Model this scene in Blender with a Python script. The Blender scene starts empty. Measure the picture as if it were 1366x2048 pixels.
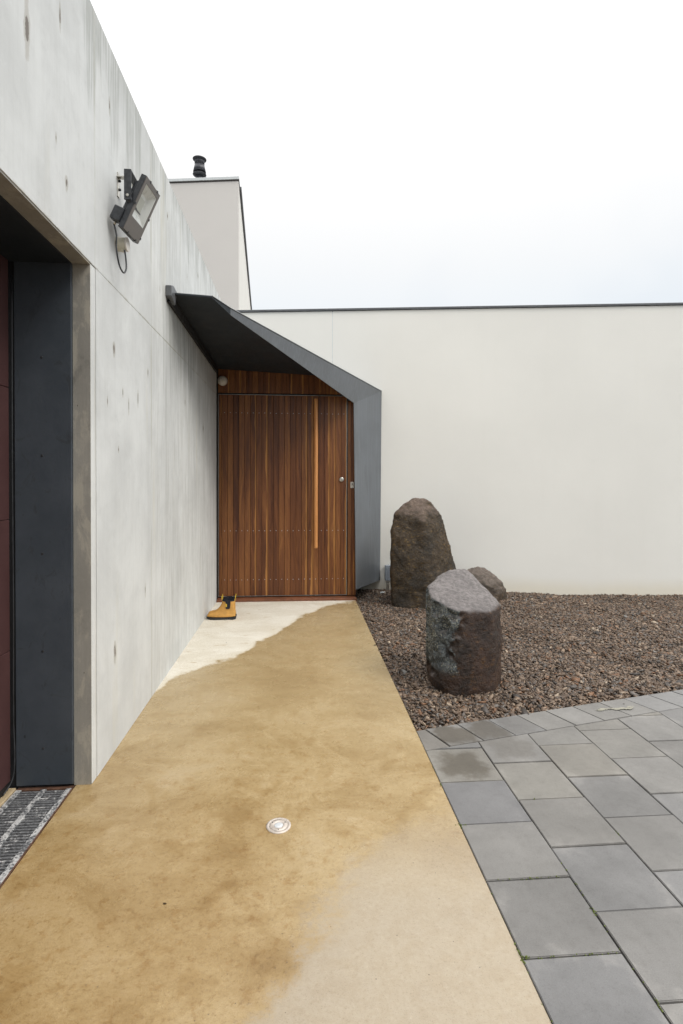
import bpy, bmesh, math, random
import numpy as np
from mathutils import Vector, Matrix, noise as mn
random.seed(7); rng = np.random.default_rng(11)
S = bpy.context.scene
COL = S.collection
# ------------------------------------------------------------------ camera
cd = bpy.data.cameras.new('camera'); cam = bpy.data.objects.new('camera', cd); COL.objects.link(cam)
cd.sensor_fit = 'HORIZONTAL'; cd.sensor_width = 24.0; cd.lens = 24.0*1069.4/1366
cd.shift_y = -51.0/1366; cd.clip_start = .05; cd.clip_end = 2000
_r = Vector((.99690, -.07871, .00218)); _u = Vector((-.00130, .01128, .99994)); _f = Vector((.07873, .99683, -.01115))
cam.matrix_world = Matrix(((_r.x,_u.x,-_f.x,0),(_r.y,_u.y,-_f.y,0),(_r.z,_u.z,-_f.z,1.391),(0,0,0,1)))
S.camera = cam
S.render.resolution_x = 683; S.render.resolution_y = 1024
# ------------------------------------------------------------------ world, sun, exposure
SUN_EL, SUN_AZ = math.radians(48), math.radians(125)     # azimuth from +Y towards +X
W = bpy.data.worlds.new('World'); S.world = W; W.use_nodes = True
nt = W.node_tree; nt.nodes.clear()
def N(nt, t, ins=None, **pr):
    n = nt.nodes.new(t)
    for k, v in pr.items(): setattr(n, k, v)
    if ins:
        for k, v in ins.items():
            s = n.inputs[k]
            if isinstance(v, bpy.types.NodeSocket): nt.links.new(v, s)
            elif isinstance(v, bpy.types.Node): nt.links.new(v.outputs[0], s)
            else: s.default_value = v
    return n
def M(nt, op, a, b=0.0, c=None, clamp=False):
    n = nt.nodes.new('ShaderNodeMath'); n.operation = op; n.use_clamp = clamp
    for i, v in enumerate((a, b, c)):
        if v is None: continue
        if isinstance(v, bpy.types.Node): v = v.outputs[0]
        if isinstance(v, bpy.types.NodeSocket): nt.links.new(v, n.inputs[i])
        else: n.inputs[i].default_value = v
    return n.outputs[0]
def MIX(nt, f, a, b, mode='MIX'):
    n = nt.nodes.new('ShaderNodeMix'); n.data_type = 'RGBA'; n.blend_type = mode; n.clamp_factor = True
    for s, v in ((n.inputs[0], f), (n.inputs[6], a), (n.inputs[7], b)):
        if isinstance(v, bpy.types.Node): v = v.outputs[0]
        if isinstance(v, bpy.types.NodeSocket): nt.links.new(v, s)
        else:
            s.default_value = v if not isinstance(v, tuple) or len(v) == 4 else (*v, 1)
    return n.outputs[2]
def SS(nt, x, a, b, lo=0.0, hi=1.0):
    n = nt.nodes.new('ShaderNodeMapRange'); n.interpolation_type = 'SMOOTHSTEP'
    if isinstance(x, bpy.types.Node): x = x.outputs[0]
    nt.links.new(x, n.inputs[0])
    for i, v in enumerate((a, b, lo, hi)): n.inputs[i+1].default_value = v
    return n.outputs[0]
def RAMP(nt, x, stops, interp='LINEAR'):
    n = nt.nodes.new('ShaderNodeValToRGB'); n.color_ramp.interpolation = interp
    e = n.color_ramp.elements
    while len(e) > 1: e.remove(e[-1])
    for i, (p, c) in enumerate(stops):
        k = e[0] if i == 0 else e.new(p)
        k.position = p
        k.color = (c, c, c, 1) if isinstance(c, (int, float)) else (*c, 1)
    if isinstance(x, bpy.types.Node): x = x.outputs[0]
    nt.links.new(x, n.inputs[0]); return n.outputs[0]
sky = N(nt, 'ShaderNodeTexSky', sky_type='NISHITA', sun_disc=False, sun_elevation=SUN_EL, sun_rotation=SUN_AZ, dust_density=4.0)
tc = N(nt, 'ShaderNodeTexCoord')
sx = N(nt, 'ShaderNodeSeparateXYZ', {0: tc.outputs['Generated']})
zz = M(nt, 'MAXIMUM', sx.outputs[2], 0.0)
# overcast deck: pale at the horizon, brighter overhead, with broad soft cloud
cl = N(nt, 'ShaderNodeTexNoise', {'Vector': tc.outputs['Generated'], 'Scale': 1.6, 'Detail': 4.0, 'Roughness': .5})
deck = RAMP(nt, zz, [(0, (6.1, 6.6, 7.1)), (.27, (6.35, 6.8, 7.2)), (.36, (6.9, 7.15, 7.35)), (.46, (7.6, 7.7, 7.75)), (.62, (10.5, 10.6, 10.7)), (1, (24, 24, 24))])
deck2 = MIX(nt, SS(nt, cl, .45, .62), deck, MIX(nt, 1.0, deck, (1.10, 1.075, 1.05), 'MULTIPLY'))
bgc = MIX(nt, .90, sky, deck2)
bg = N(nt, 'ShaderNodeBackground', {0: bgc, 1: .1})
N(nt, 'ShaderNodeOutputWorld', {0: bg})
sl = bpy.data.lights.new('sun', 'SUN'); so = bpy.data.objects.new('sun', sl); COL.objects.link(so)
sl.energy = 1.25; sl.angle = math.radians(24); sl.color = (1, .96, .9)
d = Vector((math.sin(SUN_AZ)*math.cos(SUN_EL), math.cos(SUN_AZ)*math.cos(SUN_EL), math.sin(SUN_EL)))
so.rotation_euler = d.to_track_quat('Z', 'Y').to_euler(); so.location = (3, -3, 8)
S.view_settings.view_transform = 'Standard'; S.view_settings.look = 'None'
S.view_settings.exposure = 0.42; S.view_settings.gamma = 1; S.view_settings.use_curve_mapping = False

# ------------------------------------------------------------------ helpers
def link(name, me, mat, parent=None, loc=None, smooth=False):
    o = bpy.data.objects.new(name, me); COL.objects.link(o)
    if mat is not None and len(me.materials) == 0: me.materials.append(mat)
    if smooth: me.shade_smooth()
    if parent is not None: o.parent = parent
    if loc is not None: o.location = loc
    return o
def root_of(parent):
    p = Vector((0, 0, 0))
    while parent is not None: p += parent.location; parent = parent.parent
    return p
def part(name, bm, mat, parent=None, smooth=False, origin=None):
    """mesh given in world coordinates; stored relative to its own origin"""
    org = Vector(origin) if origin is not None else root_of(parent)
    bmesh.ops.translate(bm, verts=bm.verts, vec=-org)
    me = bpy.data.meshes.new(name); bm.to_mesh(me); bm.free()
    o = link(name, me, mat, parent, smooth=smooth)
    o.location = org - root_of(parent)
    return o
def thing(name, label, cat, loc, group=None):
    o = bpy.data.objects.new(name, None); COL.objects.link(o); o.location = loc
    o.empty_display_size = .1
    return tag(o, label, cat, group)
def tag(o, label=None, cat=None, group=None, kind=None):
    if label: o['label'] = label
    if cat: o['category'] = cat
    if group: o['group'] = group
    if kind: o['kind'] = kind
    return o
def box(bm, x0, x1, y0, y1, z0, z1, bev=0.0, seg=1):
    r = bmesh.ops.create_cube(bm, size=1)
    vs = r['verts']
    for v in vs:
        v.co = Vector((x0+(x1-x0)*(v.co.x+.5), y0+(y1-y0)*(v.co.y+.5), z0+(z1-z0)*(v.co.z+.5)))
    if bev: bmesh.ops.bevel(bm, geom=list({e for v in vs for e in v.link_edges}), offset=bev, segments=seg, affect='EDGES', profile=.5)
    return bm
def B(*a, **k): return box(bmesh.new(), *a, **k)
def prism(bm, pts, vec, bev=0.0):
    """pts: 3-D polygon, extruded along vec"""
    vec = Vector(vec); a = [bm.verts.new(Vector(p)) for p in pts]; b = [bm.verts.new(Vector(p)+vec) for p in pts]
    fs = [bm.faces.new(a), bm.faces.new(b[::-1])]; n = len(a)
    for i in range(n): fs.append(bm.faces.new((a[i], b[i], b[(i+1) % n], a[(i+1) % n])))
    bmesh.ops.recalc_face_normals(bm, faces=fs)
    if bev: bmesh.ops.bevel(bm, geom=list({e for v in a+b for e in v.link_edges}), offset=bev, segments=1, affect='EDGES')
    return bm
def tube(bm, pts, r, n=8, closed_ends=True):
    P = [Vector(p) for p in pts]; rings = []; up = Vector((0, 0, 1))
    for i, p in enumerate(P):
        t = (P[min(i+1, len(P)-1)]-P[max(i-1, 0)]).normalized()
        a = t.cross(up)
        if a.length < .05: a = t.cross(Vector((1, 0, 0)))
        a.normalize(); b = t.cross(a)
        rr = r[i] if isinstance(r, (list, tuple)) else r
        rings.append([bm.verts.new(p+(a*math.cos(2*math.pi*k/n)+b*math.sin(2*math.pi*k/n))*rr) for k in range(n)])
    for A_, B_ in zip(rings, rings[1:]):
        for k in range(n): bm.faces.new((A_[k], A_[(k+1) % n], B_[(k+1) % n], B_[k]))
    if closed_ends: bm.faces.new(rings[0]); bm.faces.new(rings[-1][::-1])
    bmesh.ops.recalc_face_normals(bm, faces=bm.faces)
    return bm
def lathe(bm, prof, n=28, M4=None):
    rings = []
    for (r, z) in prof:
        rings.append([bm.verts.new((r*math.cos(2*math.pi*k/n), r*math.sin(2*math.pi*k/n), z)) for k in range(n)])
    for A_, B_ in zip(rings, rings[1:]):
        for k in range(n): bm.faces.new((A_[k], A_[(k+1) % n], B_[(k+1) % n], B_[k]))
    bm.faces.new(rings[0]); bm.faces.new(rings[-1])
    bmesh.ops.recalc_face_normals(bm, faces=bm.faces)
    if M4 is not None: bmesh.ops.transform(bm, matrix=M4, verts=[v for r in rings for v in r])
    return bm
def smoothpts(pts, n=6):
    P = [Vector(p) for p in pts]; out = []
    for i in range(len(P)-1):
        p0, p1, p2, p3 = P[max(i-1, 0)], P[i], P[i+1], P[min(i+2, len(P)-1)]
        for k in range(n):
            t = k/n
            out.append(.5*((2*p1)+(-p0+p2)*t+(2*p0-5*p1+4*p2-p3)*t*t+(-p0+3*p1-3*p2+p3)*t**3))
    out.append(P[-1]); return out

# ------------------------------------------------------------------ materials
def newmat(name):
    m = bpy.data.materials.new(name); m.use_nodes = True; nt = m.node_tree; nt.nodes.clear()
    b = N(nt, 'ShaderNodeBsdfPrincipled'); N(nt, 'ShaderNodeOutputMaterial', {0: b})
    return m, nt, b
def setc(nt, b, color=None, rough=None, bump=None, bs=.2, bd=.01, metal=None, spec=None):
    for k, v in (('Base Color', color), ('Roughness', rough), ('Metallic', metal), ('Specular IOR Level', spec)):
        if v is None: continue
        if isinstance(v, bpy.types.NodeSocket): nt.links.new(v, b.inputs[k])
        elif isinstance(v, tuple): b.inputs[k].default_value = (*v, 1)
        else: b.inputs[k].default_value = v
    if bump is not None:
        bp = N(nt, 'ShaderNodeBump', {'Height': bump, 'Strength': bs, 'Distance': bd})
        nt.links.new(bp.outputs[0], b.inputs['Normal'])
def POS(nt, scale=(1, 1, 1), obj=False, off=None):
    src = N(nt, 'ShaderNodeTexCoord').outputs['Object'] if obj else N(nt, 'ShaderNodeNewGeometry').outputs['Position']
    mp = N(nt, 'ShaderNodeMapping', {0: src, 3: scale})
    if off is not None: nt.links.new(off, mp.inputs[1])
    return mp.outputs[0]
def NOI(nt, vec, scale, detail=5.0, rough=.55, dist=0.0):
    return N(nt, 'ShaderNodeTexNoise', {'Vector': vec, 'Scale': scale, 'Detail': detail, 'Roughness': rough, 'Distortion': dist}).outputs[0]
def simple(name, col, rough=.5, metal=0.0, var=.15, nscale=30, bs=.05):
    m, nt, b = newmat(name)
    n = NOI(nt, POS(nt, obj=True), nscale)
    c = MIX(nt, SS(nt, n, .3, .7), tuple(x*(1-var) for x in col), tuple(min(1, x*(1+var)) for x in col))
    setc(nt, b, c, SS(nt, n, .3, .7, rough*.85, min(1, rough*1.15)), bump=n, bs=bs, bd=.002, metal=metal); return m

# -- off-form concrete wall
def mat_concrete(name, base, warm=0.0, streak=1.0, dirt=1.0, rawk=0):
    m, nt, b = newmat(name)
    g = N(nt, 'ShaderNodeNewGeometry'); sp = N(nt, 'ShaderNodeSeparateXYZ', {0: g.outputs['Position']})
    x, y, z = sp.outputs
    p1 = POS(nt); pv = POS(nt, (1, 1, .09)); pv2 = POS(nt, (1, 1, .035))
    cloud = NOI(nt, p1, 1.7, 7, .62, .4)
    mott = NOI(nt, p1, 30 if rawk else 11, 7, .70)
    fine = NOI(nt, p1, 90, 4, .6)
    vst = NOI(nt, pv, 14, 6, .6)
    vst2 = NOI(nt, pv2, 58, 5, .7)
    base = Vector(base)
    c = MIX(nt, SS(nt, cloud, .34, .66), tuple(base*.89), tuple(base*1.05))
    c = MIX(nt, SS(nt, mott, .52, .78, 0, .35), c, tuple(base*.74))
    c = MIX(nt, SS(nt, mott, .44, .22, 0, .45), c, tuple(Vector((base.x*1.12, base.y*1.12, base.z*1.13))))
    blot = NOI(nt, POS(nt, (1, 1, .45)), 4.2, 7, .68, .9)
    c = MIX(nt, SS(nt, blot, .55, .70, 0, .20+.5*rawk), c, tuple(base*(.72-.30*rawk)))
    if rawk: c = MIX(nt, SS(nt, NOI(nt, POS(nt, (1, 1, .4)), 9, 6, .7, .5), .5, .62, 0, .6), c, (base.x*1.5, base.y*1.45, base.z*1.35))
    # vertical form/run streaks, stronger beyond y=3.5
    far = SS(nt, y, 3.3, 3.75, .18, 1.0)
    st = M(nt, 'MULTIPLY', SS(nt, vst, .50, .60), far)
    st2 = M(nt, 'MULTIPLY', SS(nt, vst2, .50, .57), far)
    c = MIX(nt, M(nt, 'MULTIPLY', st, .27*streak), c, tuple(Vector((base.x*.62, base.y*.62, base.z*.60))))
    c = MIX(nt, M(nt, 'MULTIPLY', st2, .40*streak), c, tuple(Vector((base.x*.66, base.y*.65, base.z*.62))))
    # dirty runs under the top edge
    wob = NOI(nt, pv, 6, 4, .6)
    depth = M(nt, 'MULTIPLY', SS(nt, wob, .38, .74, .0, .62), 1.0)
    run = M(nt, 'GREATER_THAN', 0, 1)
    topd = M(nt, 'SUBTRACT', 3.55, z)
    runm = M(nt, 'MULTIPLY', SS(nt, M(nt, 'SUBTRACT', depth, topd), -.05, .22), SS(nt, vst2, .36, .6, .15, 1))
    c = MIX(nt, M(nt, 'MULTIPLY', runm, .68*dirt), c, tuple(Vector((base.x*.52, base.y*.53, base.z*.50))))
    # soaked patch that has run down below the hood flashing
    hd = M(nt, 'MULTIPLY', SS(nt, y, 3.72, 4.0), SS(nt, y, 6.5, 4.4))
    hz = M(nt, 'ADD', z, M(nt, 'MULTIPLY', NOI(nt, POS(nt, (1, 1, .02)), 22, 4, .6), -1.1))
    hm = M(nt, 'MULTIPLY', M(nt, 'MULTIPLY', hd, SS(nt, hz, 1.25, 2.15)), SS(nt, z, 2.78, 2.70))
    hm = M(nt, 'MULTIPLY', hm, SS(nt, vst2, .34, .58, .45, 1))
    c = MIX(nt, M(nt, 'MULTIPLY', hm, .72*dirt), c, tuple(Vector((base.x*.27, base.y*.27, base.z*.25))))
    # yellowish weeping
    yl = NOI(nt, pv, 5.5, 3, .5)
    c = MIX(nt, SS(nt, yl, .60, .78, 0, .35), c, (base.x*.92, base.y*.84, base.z*.62))
    # bug holes and rust ticks (taller than wide)
    for sc, th, zs in ((5.0, .060, .30), (13.0, .085, .34), (40., .12, .5)):
        vo = N(nt, 'ShaderNodeTexVoronoi', {'Vector': POS(nt, (1, 1, zs)), 'Scale': sc, 'Randomness': 1.0})
        rnd = N(nt, 'ShaderNodeSeparateColor', {0: vo.outputs['Color']}).outputs[0]
        edge = M(nt, 'ADD', vo.outputs['Distance'], M(nt, 'MULTIPLY', mott, .09))
        pit = M(nt, 'MULTIPLY', SS(nt, edge, th+.03, th-.01), M(nt, 'GREATER_THAN', M(nt, 'ADD', rnd, M(nt, 'MULTIPLY', M(nt, 'SUBTRACT', cloud, .5), .5)), .84 if sc < 10 else .93))
        c = MIX(nt, M(nt, 'MULTIPLY', pit, .8), c, (base.x*.22, base.y*.19, base.z*.16))
    if not rawk:
        # weeping along the panel seams
        for y0, a_ in ((2.562, .5), (3.505, .8), (4.36, .6), (5.20, .6), (1.70, .4)):
            w_ = M(nt, 'ABSOLUTE', M(nt, 'SUBTRACT', M(nt, 'ADD', y, M(nt, 'MULTIPLY', M(nt, 'SUBTRACT', vst, .5), .03)), y0))
            c = MIX(nt, M(nt, 'MULTIPLY', M(nt, 'MULTIPLY', SS(nt, w_, .016, .003), SS(nt, vst, .38, .62)), a_*.6), c, (base.x*.60, base.y*.55, base.z*.43))
        hzj = M(nt, 'ABSOLUTE', M(nt, 'SUBTRACT', z, 2.374))
        c = MIX(nt, M(nt, 'MULTIPLY', SS(nt, hzj, .012, .002), SS(nt, mott, .42, .6, .05, .5)), c, (base.x*.55, base.y*.50, base.z*.40))
        # tie-hole and rust blemishes
        for (y0, z0, a_, b_) in ((2.262, 2.594, .016, .034), (2.815, 2.054, .018, .045), (2.818, .506, .022, .060), (2.208, 3.222, .010, .07), (2.759, 3.249, .012, .045), (2.169, 2.719, .008, .03),
                                 (3.429, 2.063, .010, .030), (4.513, 2.033, .014, .040), (3.721, 2.679, .010, .03), (3.932, 3.277, .018, .035), (5.087, 3.287, .018, .035), (1.95, 2.95, .02, .10),
                                 (2.95, 1.86, .008, .03), (3.05, 1.80, .010, .05), (3.22, 1.87, .008, .06), (2.72, 1.78, .007, .03), (2.88, 1.55, .009, .02), (3.36, .72, .012, .05), (5.35, 1.9, .02, .05), (1.62, 3.32, .010, .14), (4.6, 3.1, .012, .04)):
            dy_ = M(nt, 'DIVIDE', M(nt, 'SUBTRACT', y, y0), a_); dz_ = M(nt, 'DIVIDE', M(nt, 'SUBTRACT', z, z0), b_)
            q_ = M(nt, 'SQRT', M(nt, 'ADD', M(nt, 'MULTIPLY', dy_, dy_), M(nt, 'MULTIPLY', dz_, dz_)))
            q_ = M(nt, 'ADD', q_, M(nt, 'MULTIPLY', M(nt, 'SUBTRACT', mott, .5), 2.2))
            c = MIX(nt, SS(nt, q_, 1.15, .75, 0, .45), c, (base.x*.50, base.y*.44, base.z*.36))
            c = MIX(nt, SS(nt, q_, .55, .30, 0, .8), c, (base.x*.16, base.y*.12, base.z*.09))
    oi = N(nt, 'ShaderNodeObjectInfo')
    c = MIX(nt, 1.0, c, RAMP(nt, oi.outputs['Random'], [(0, (.95, .955, .96)), (1, (1.0, 1.0, .99))]), 'MULTIPLY')
    h = M(nt, 'ADD', M(nt, 'MULTIPLY', mott, .6), M(nt, 'ADD', M(nt, 'MULTIPLY', fine, .35), M(nt, 'MULTIPLY', vst2, .5)))
    setc(nt, b, c, SS(nt, mott, .3, .7, .62, .85), bump=h, bs=.22, bd=.006, spec=.35)
    return m
m_conc = mat_concrete('concrete', (.630, .645, .640))
m_conc_raw = mat_concrete('concrete_raw', (.265, .255, .228), streak=1.5, dirt=0, rawk=1)
# -- render
def mat_render(name, base):
    m, nt, b = newmat(name)
    g = N(nt, 'ShaderNodeNewGeometry'); z = N(nt, 'ShaderNodeSeparateXYZ', {0: g.outputs['Position']}).outputs[2]
    a = NOI(nt, POS(nt), .8, 5, .55); s = NOI(nt, POS(nt, (1, 1, .06)), 5, 4, .6); f = M(nt, 'ADD', NOI(nt, POS(nt), 130, 3, .6), M(nt, 'MULTIPLY', NOI(nt, POS(nt), 6, 4, .6), 2.5))
    base = Vector(base)
    c = MIX(nt, SS(nt, a, .3, .7), tuple(base*.975), tuple(base*1.02))
    c = MIX(nt, SS(nt, s, .50, .80, 0, .08), c, (base.x*.88, base.y*.87, base.z*.82))
    # splash stain low on the wall
    w = M(nt, 'ADD', z, M(nt, 'MULTIPLY', a, -.25))
    c = MIX(nt, SS(nt, w, .10, -.12, 0, .55), c, (base.x*.86, base.y*.80, base.z*.66))
    setc(nt, b, c, .85, bump=f, bs=.25, bd=.002, spec=.25); return m
m_render = mat_render('render', (.80, .79, .74))
m_render_shaded = mat_render('render_shaded', (.66, .635, .60))  # darker copy for the upper block's front, shade put into its colour
# -- path slab
def mat_path():
    m, nt, b = newmat('path_concrete')
    g = N(nt, 'ShaderNodeNewGeometry'); sp = N(nt, 'ShaderNodeSeparateXYZ', {0: g.outputs['Position']}); x, y, z = sp.outputs
    P = POS(nt); big = NOI(nt, P, 1.5, 6, .6, .5); mid = NOI(nt, P, 5.5, 7, .66, .35); med = NOI(nt, P, 17, 6, .7, .3)
    fine = NOI(nt, P, 70, 6, .80); grit = NOI(nt, P, 220, 3, .7)
    pst = POS(nt, (.8, 1.25, 1)); sweep = NOI(nt, pst, 3.1, 9, .74, .7)
    # stained wet concrete
    c = RAMP(nt, M(nt, 'ADD', M(nt, 'MULTIPLY', big, .5), M(nt, 'MULTIPLY', sweep, .5)),
             [(.34, (.240, .155, .060)), (.45, (.328, .232, .108)), (.54, (.402, .302, .160)), (.66, (.445, .352, .215))])
    left = M(nt, 'MULTIPLY', SS(nt, y, 3.0, 1.7), SS(nt, M(nt, 'ADD', x, M(nt, 'MULTIPLY', M(nt, 'SUBTRACT', big, .5), .8)), .35, -.45))
    c = MIX(nt, M(nt, 'MULTIPLY', left, .50), c, MIX(nt, 1.0, c, (.86, .74, .54), 'MULTIPLY'))
    c = MIX(nt, SS(nt, mid, .52, .64, 0, .6), c, MIX(nt, 1.0, c, (.78, .70, .54), 'MULTIPLY'))
    c = MIX(nt, SS(nt, med, .52, .66, 0, .6), c, MIX(nt, 1.0, c, (.76, .64, .46), 'MULTIPLY'))
    c = MIX(nt, SS(nt, med, .46, .28, 0, .5), c, MIX(nt, 1.0, c, (1.18, 1.2, 1.25), 'MULTIPLY'))
    # far part of the path is paler
    farp = M(nt, 'MULTIPLY', SS(nt, y, 2.2, 3.6), .42)
    c = MIX(nt, farp, c, (.385, .305, .180))
    # greyer, less stained towards the drain and lower right; sky sheen painted in
    xb = RAMP(nt, M(nt, 'DIVIDE', y, 3.0), [(0, 0.0), (.333, .38), (.46, .43), (.50, .50), (.555, .565), (.65, .65), (.75, .95), (1.0, 1.0)])
    xb = M(nt, 'SUBTRACT', M(nt, 'MULTIPLY', xb, 1.5), .82)       # boundary x as a function of y
    dd = M(nt, 'SUBTRACT', x, xb)
    dd = M(nt, 'ADD', dd, M(nt, 'MULTIPLY', M(nt, 'SUBTRACT', mid, .5), .50))
    dd = M(nt, 'ADD', dd, M(nt, 'MULTIPLY', M(nt, 'SUBTRACT', fine, .5), .22))
    pale = M(nt, 'MULTIPLY', SS(nt, dd, -.04, .12), SS(nt, y, 2.35, 1.65, .12, 1.0))
    c = MIX(nt, M(nt, 'MULTIPLY', pale, .86), c, MIX(nt, SS(nt, med, .35, .65), (.365, .308, .228), (.395, .342, .262)))
    # edge of slab
    # dry wedge sheltered by the hood
    yb = RAMP(nt, M(nt, 'DIVIDE', M(nt, 'ADD', x, .95), 1.65),
              [(0, .0), (.04, .10), (.14, .193), (.27, .27), (.37, .41), (.47, .535), (.58, .71), (.75, .865), (.94, .945), (1, 1.0)])
    yb = M(nt, 'ADD', M(nt, 'MULTIPLY', yb, 2.7), 3.5)
    dy = M(nt, 'SUBTRACT', y, yb)
    dy = M(nt, 'ADD', dy, M(nt, 'MULTIPLY', M(nt, 'SUBTRACT', mid, .5), .55))
    dy = M(nt, 'ADD', dy, M(nt, 'MULTIPLY', M(nt, 'SUBTRACT', fine, .5), .12))
    dry = SS(nt, dy, -.01, .07)
    dc = MIX(nt, SS(nt, sweep, .35, .7), (.60, .555, .46), (.72, .69, .61))
    blot = NOI(nt, POS(nt, (.7, 1.5, 1)), 7.5, 3, .5, .2)
    dc = MIX(nt, SS(nt, blot, .665, .72, 0, .65), dc, (.44, .34, .20))
    rim = M(nt, 'MULTIPLY', SS(nt, dy, .22, .02), .4)
    dc = MIX(nt, rim, dc, (.56, .50, .38))
    c = MIX(nt, dry, c, dc)
    # fine aggregate
    fk = M(nt, 'SUBTRACT', 1.0, M(nt, 'MULTIPLY', pale, .62))
    c = MIX(nt, M(nt, 'MULTIPLY', SS(nt, fine, .50, .66, 0, .62), fk), c, MIX(nt, 1.0, c, (.60, .52, .40), 'MULTIPLY'))
    c = MIX(nt, SS(nt, fine, .46, .32, 0, .45), c, MIX(nt, 1.0, c, (1.25, 1.27, 1.3), 'MULTIPLY'))
    c = MIX(nt, SS(nt, grit, .56, .70, 0, .5), c, MIX(nt, 1.0, c, (.5, .48, .45), 'MULTIPLY'))
    vo = N(nt, 'ShaderNodeTexVoronoi', {'Vector': P, 'Scale': 60.0}); rn = N(nt, 'ShaderNodeSeparateColor', {0: vo.outputs['Color']}).outputs[0]
    pit = M(nt, 'MULTIPLY', SS(nt, vo.outputs['Distance'], .16, .08), M(nt, 'GREATER_THAN', rn, .93))
    c = MIX(nt, M(nt, 'MULTIPLY', pit, .7), c, (.10, .075, .05))
    wetr = SS(nt, mid, .35, .65, .20, .34)
    r = M(nt, 'ADD', wetr, M(nt, 'MULTIPLY', pale, -.10))
    r = M(nt, 'ADD', r, M(nt, 'MULTIPLY', dry, .45))
    h = M(nt, 'ADD', M(nt, 'MULTIPLY', fine, .6), M(nt, 'MULTIPLY', grit, .35))
    setc(nt, b, c, r, bump=h, bs=.5, bd=.004, spec=.5)
    return m
m_path = mat_path()
# -- pavers
def mat_paver():
    m, nt, b = newmat('paver')
    oi = N(nt, 'ShaderNodeObjectInfo'); P = POS(nt)
    g = N(nt, 'ShaderNodeNewGeometry'); sp = N(nt, 'ShaderNodeSeparateXYZ', {0: g.outputs['Position']}); x, y, z = sp.outputs
    big = NOI(nt, P, 3.2, 5, .6); med = NOI(nt, P, 25, 5, .65); fine = NOI(nt, P, 260, 3, .65); sp2 = NOI(nt, P, 480, 2, .6)
    c = oi.outputs['Color']
    c = MIX(nt, SS(nt, big, .3, .7), MIX(nt, 1.0, c, (.86, .86, .86), 'MULTIPLY'), MIX(nt, 1.0, c, (1.1, 1.1, 1.1), 'MULTIPLY'))
    c = MIX(nt, SS(nt, med, .5, .75, 0, .35), c, MIX(nt, 1.0, c, (.8, .79, .77), 'MULTIPLY'))
    c = MIX(nt, SS(nt, fine, .52, .68, 0, .5), c, MIX(nt, 1.0, c, (.66, .65, .64), 'MULTIPLY'))
    c = MIX(nt, SS(nt, sp2, .60, .70, 0, .5), c, MIX(nt, 1.0, c, (1.7, 1.68, 1.65), 'MULTIPLY'))
    # damp centres: square-ish blotch inside certain pavers (object alpha says how damp)
    lo = N(nt, 'ShaderNodeSeparateXYZ', {0: N(nt, 'ShaderNodeTexCoord').outputs['Object']})
    ax = M(nt, 'ABSOLUTE', lo.outputs[0]); ay = M(nt, 'ABSOLUTE', lo.outputs[1])
    ex = M(nt, 'POWER', M(nt, 'ADD', M(nt, 'POWER', ax, 3.0), M(nt, 'POWER', ay, 3.0)), .3333); e = M(nt, 'SUBTRACT', .15, ex); e = M(nt, 'ADD', e, M(nt, 'MULTIPLY', M(nt, 'SUBTRACT', NOI(nt, P, 11, 5, .65), .5), .20))
    damp = M(nt, 'MULTIPLY', SS(nt, e, .005, .075), M(nt, 'SUBTRACT', 1.0, oi.outputs['Alpha']))
    c = MIX(nt, damp, c, MIX(nt, 1.0, c, (.50, .46, .40), 'MULTIPLY'))
    # pale dried lime near edges
    c = MIX(nt, M(nt, 'MULTIPLY', SS(nt, e, .03, -.01), SS(nt, big, .5, .7, 0, .25)), c, (.42, .40, .37))
    c = MIX(nt, SS(nt, z, -.004, -.02), c, (.05, .045, .04))
    setc(nt, b, c, M(nt, 'SUBTRACT', SS(nt, med, .3, .7, .62, .8), M(nt, 'MULTIPLY', damp, .2)), bump=M(nt, 'ADD', fine, M(nt, 'MULTIPLY', med, .4)), bs=.3, bd=.0015, spec=.45); return m
m_paver = mat_paver()
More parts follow.
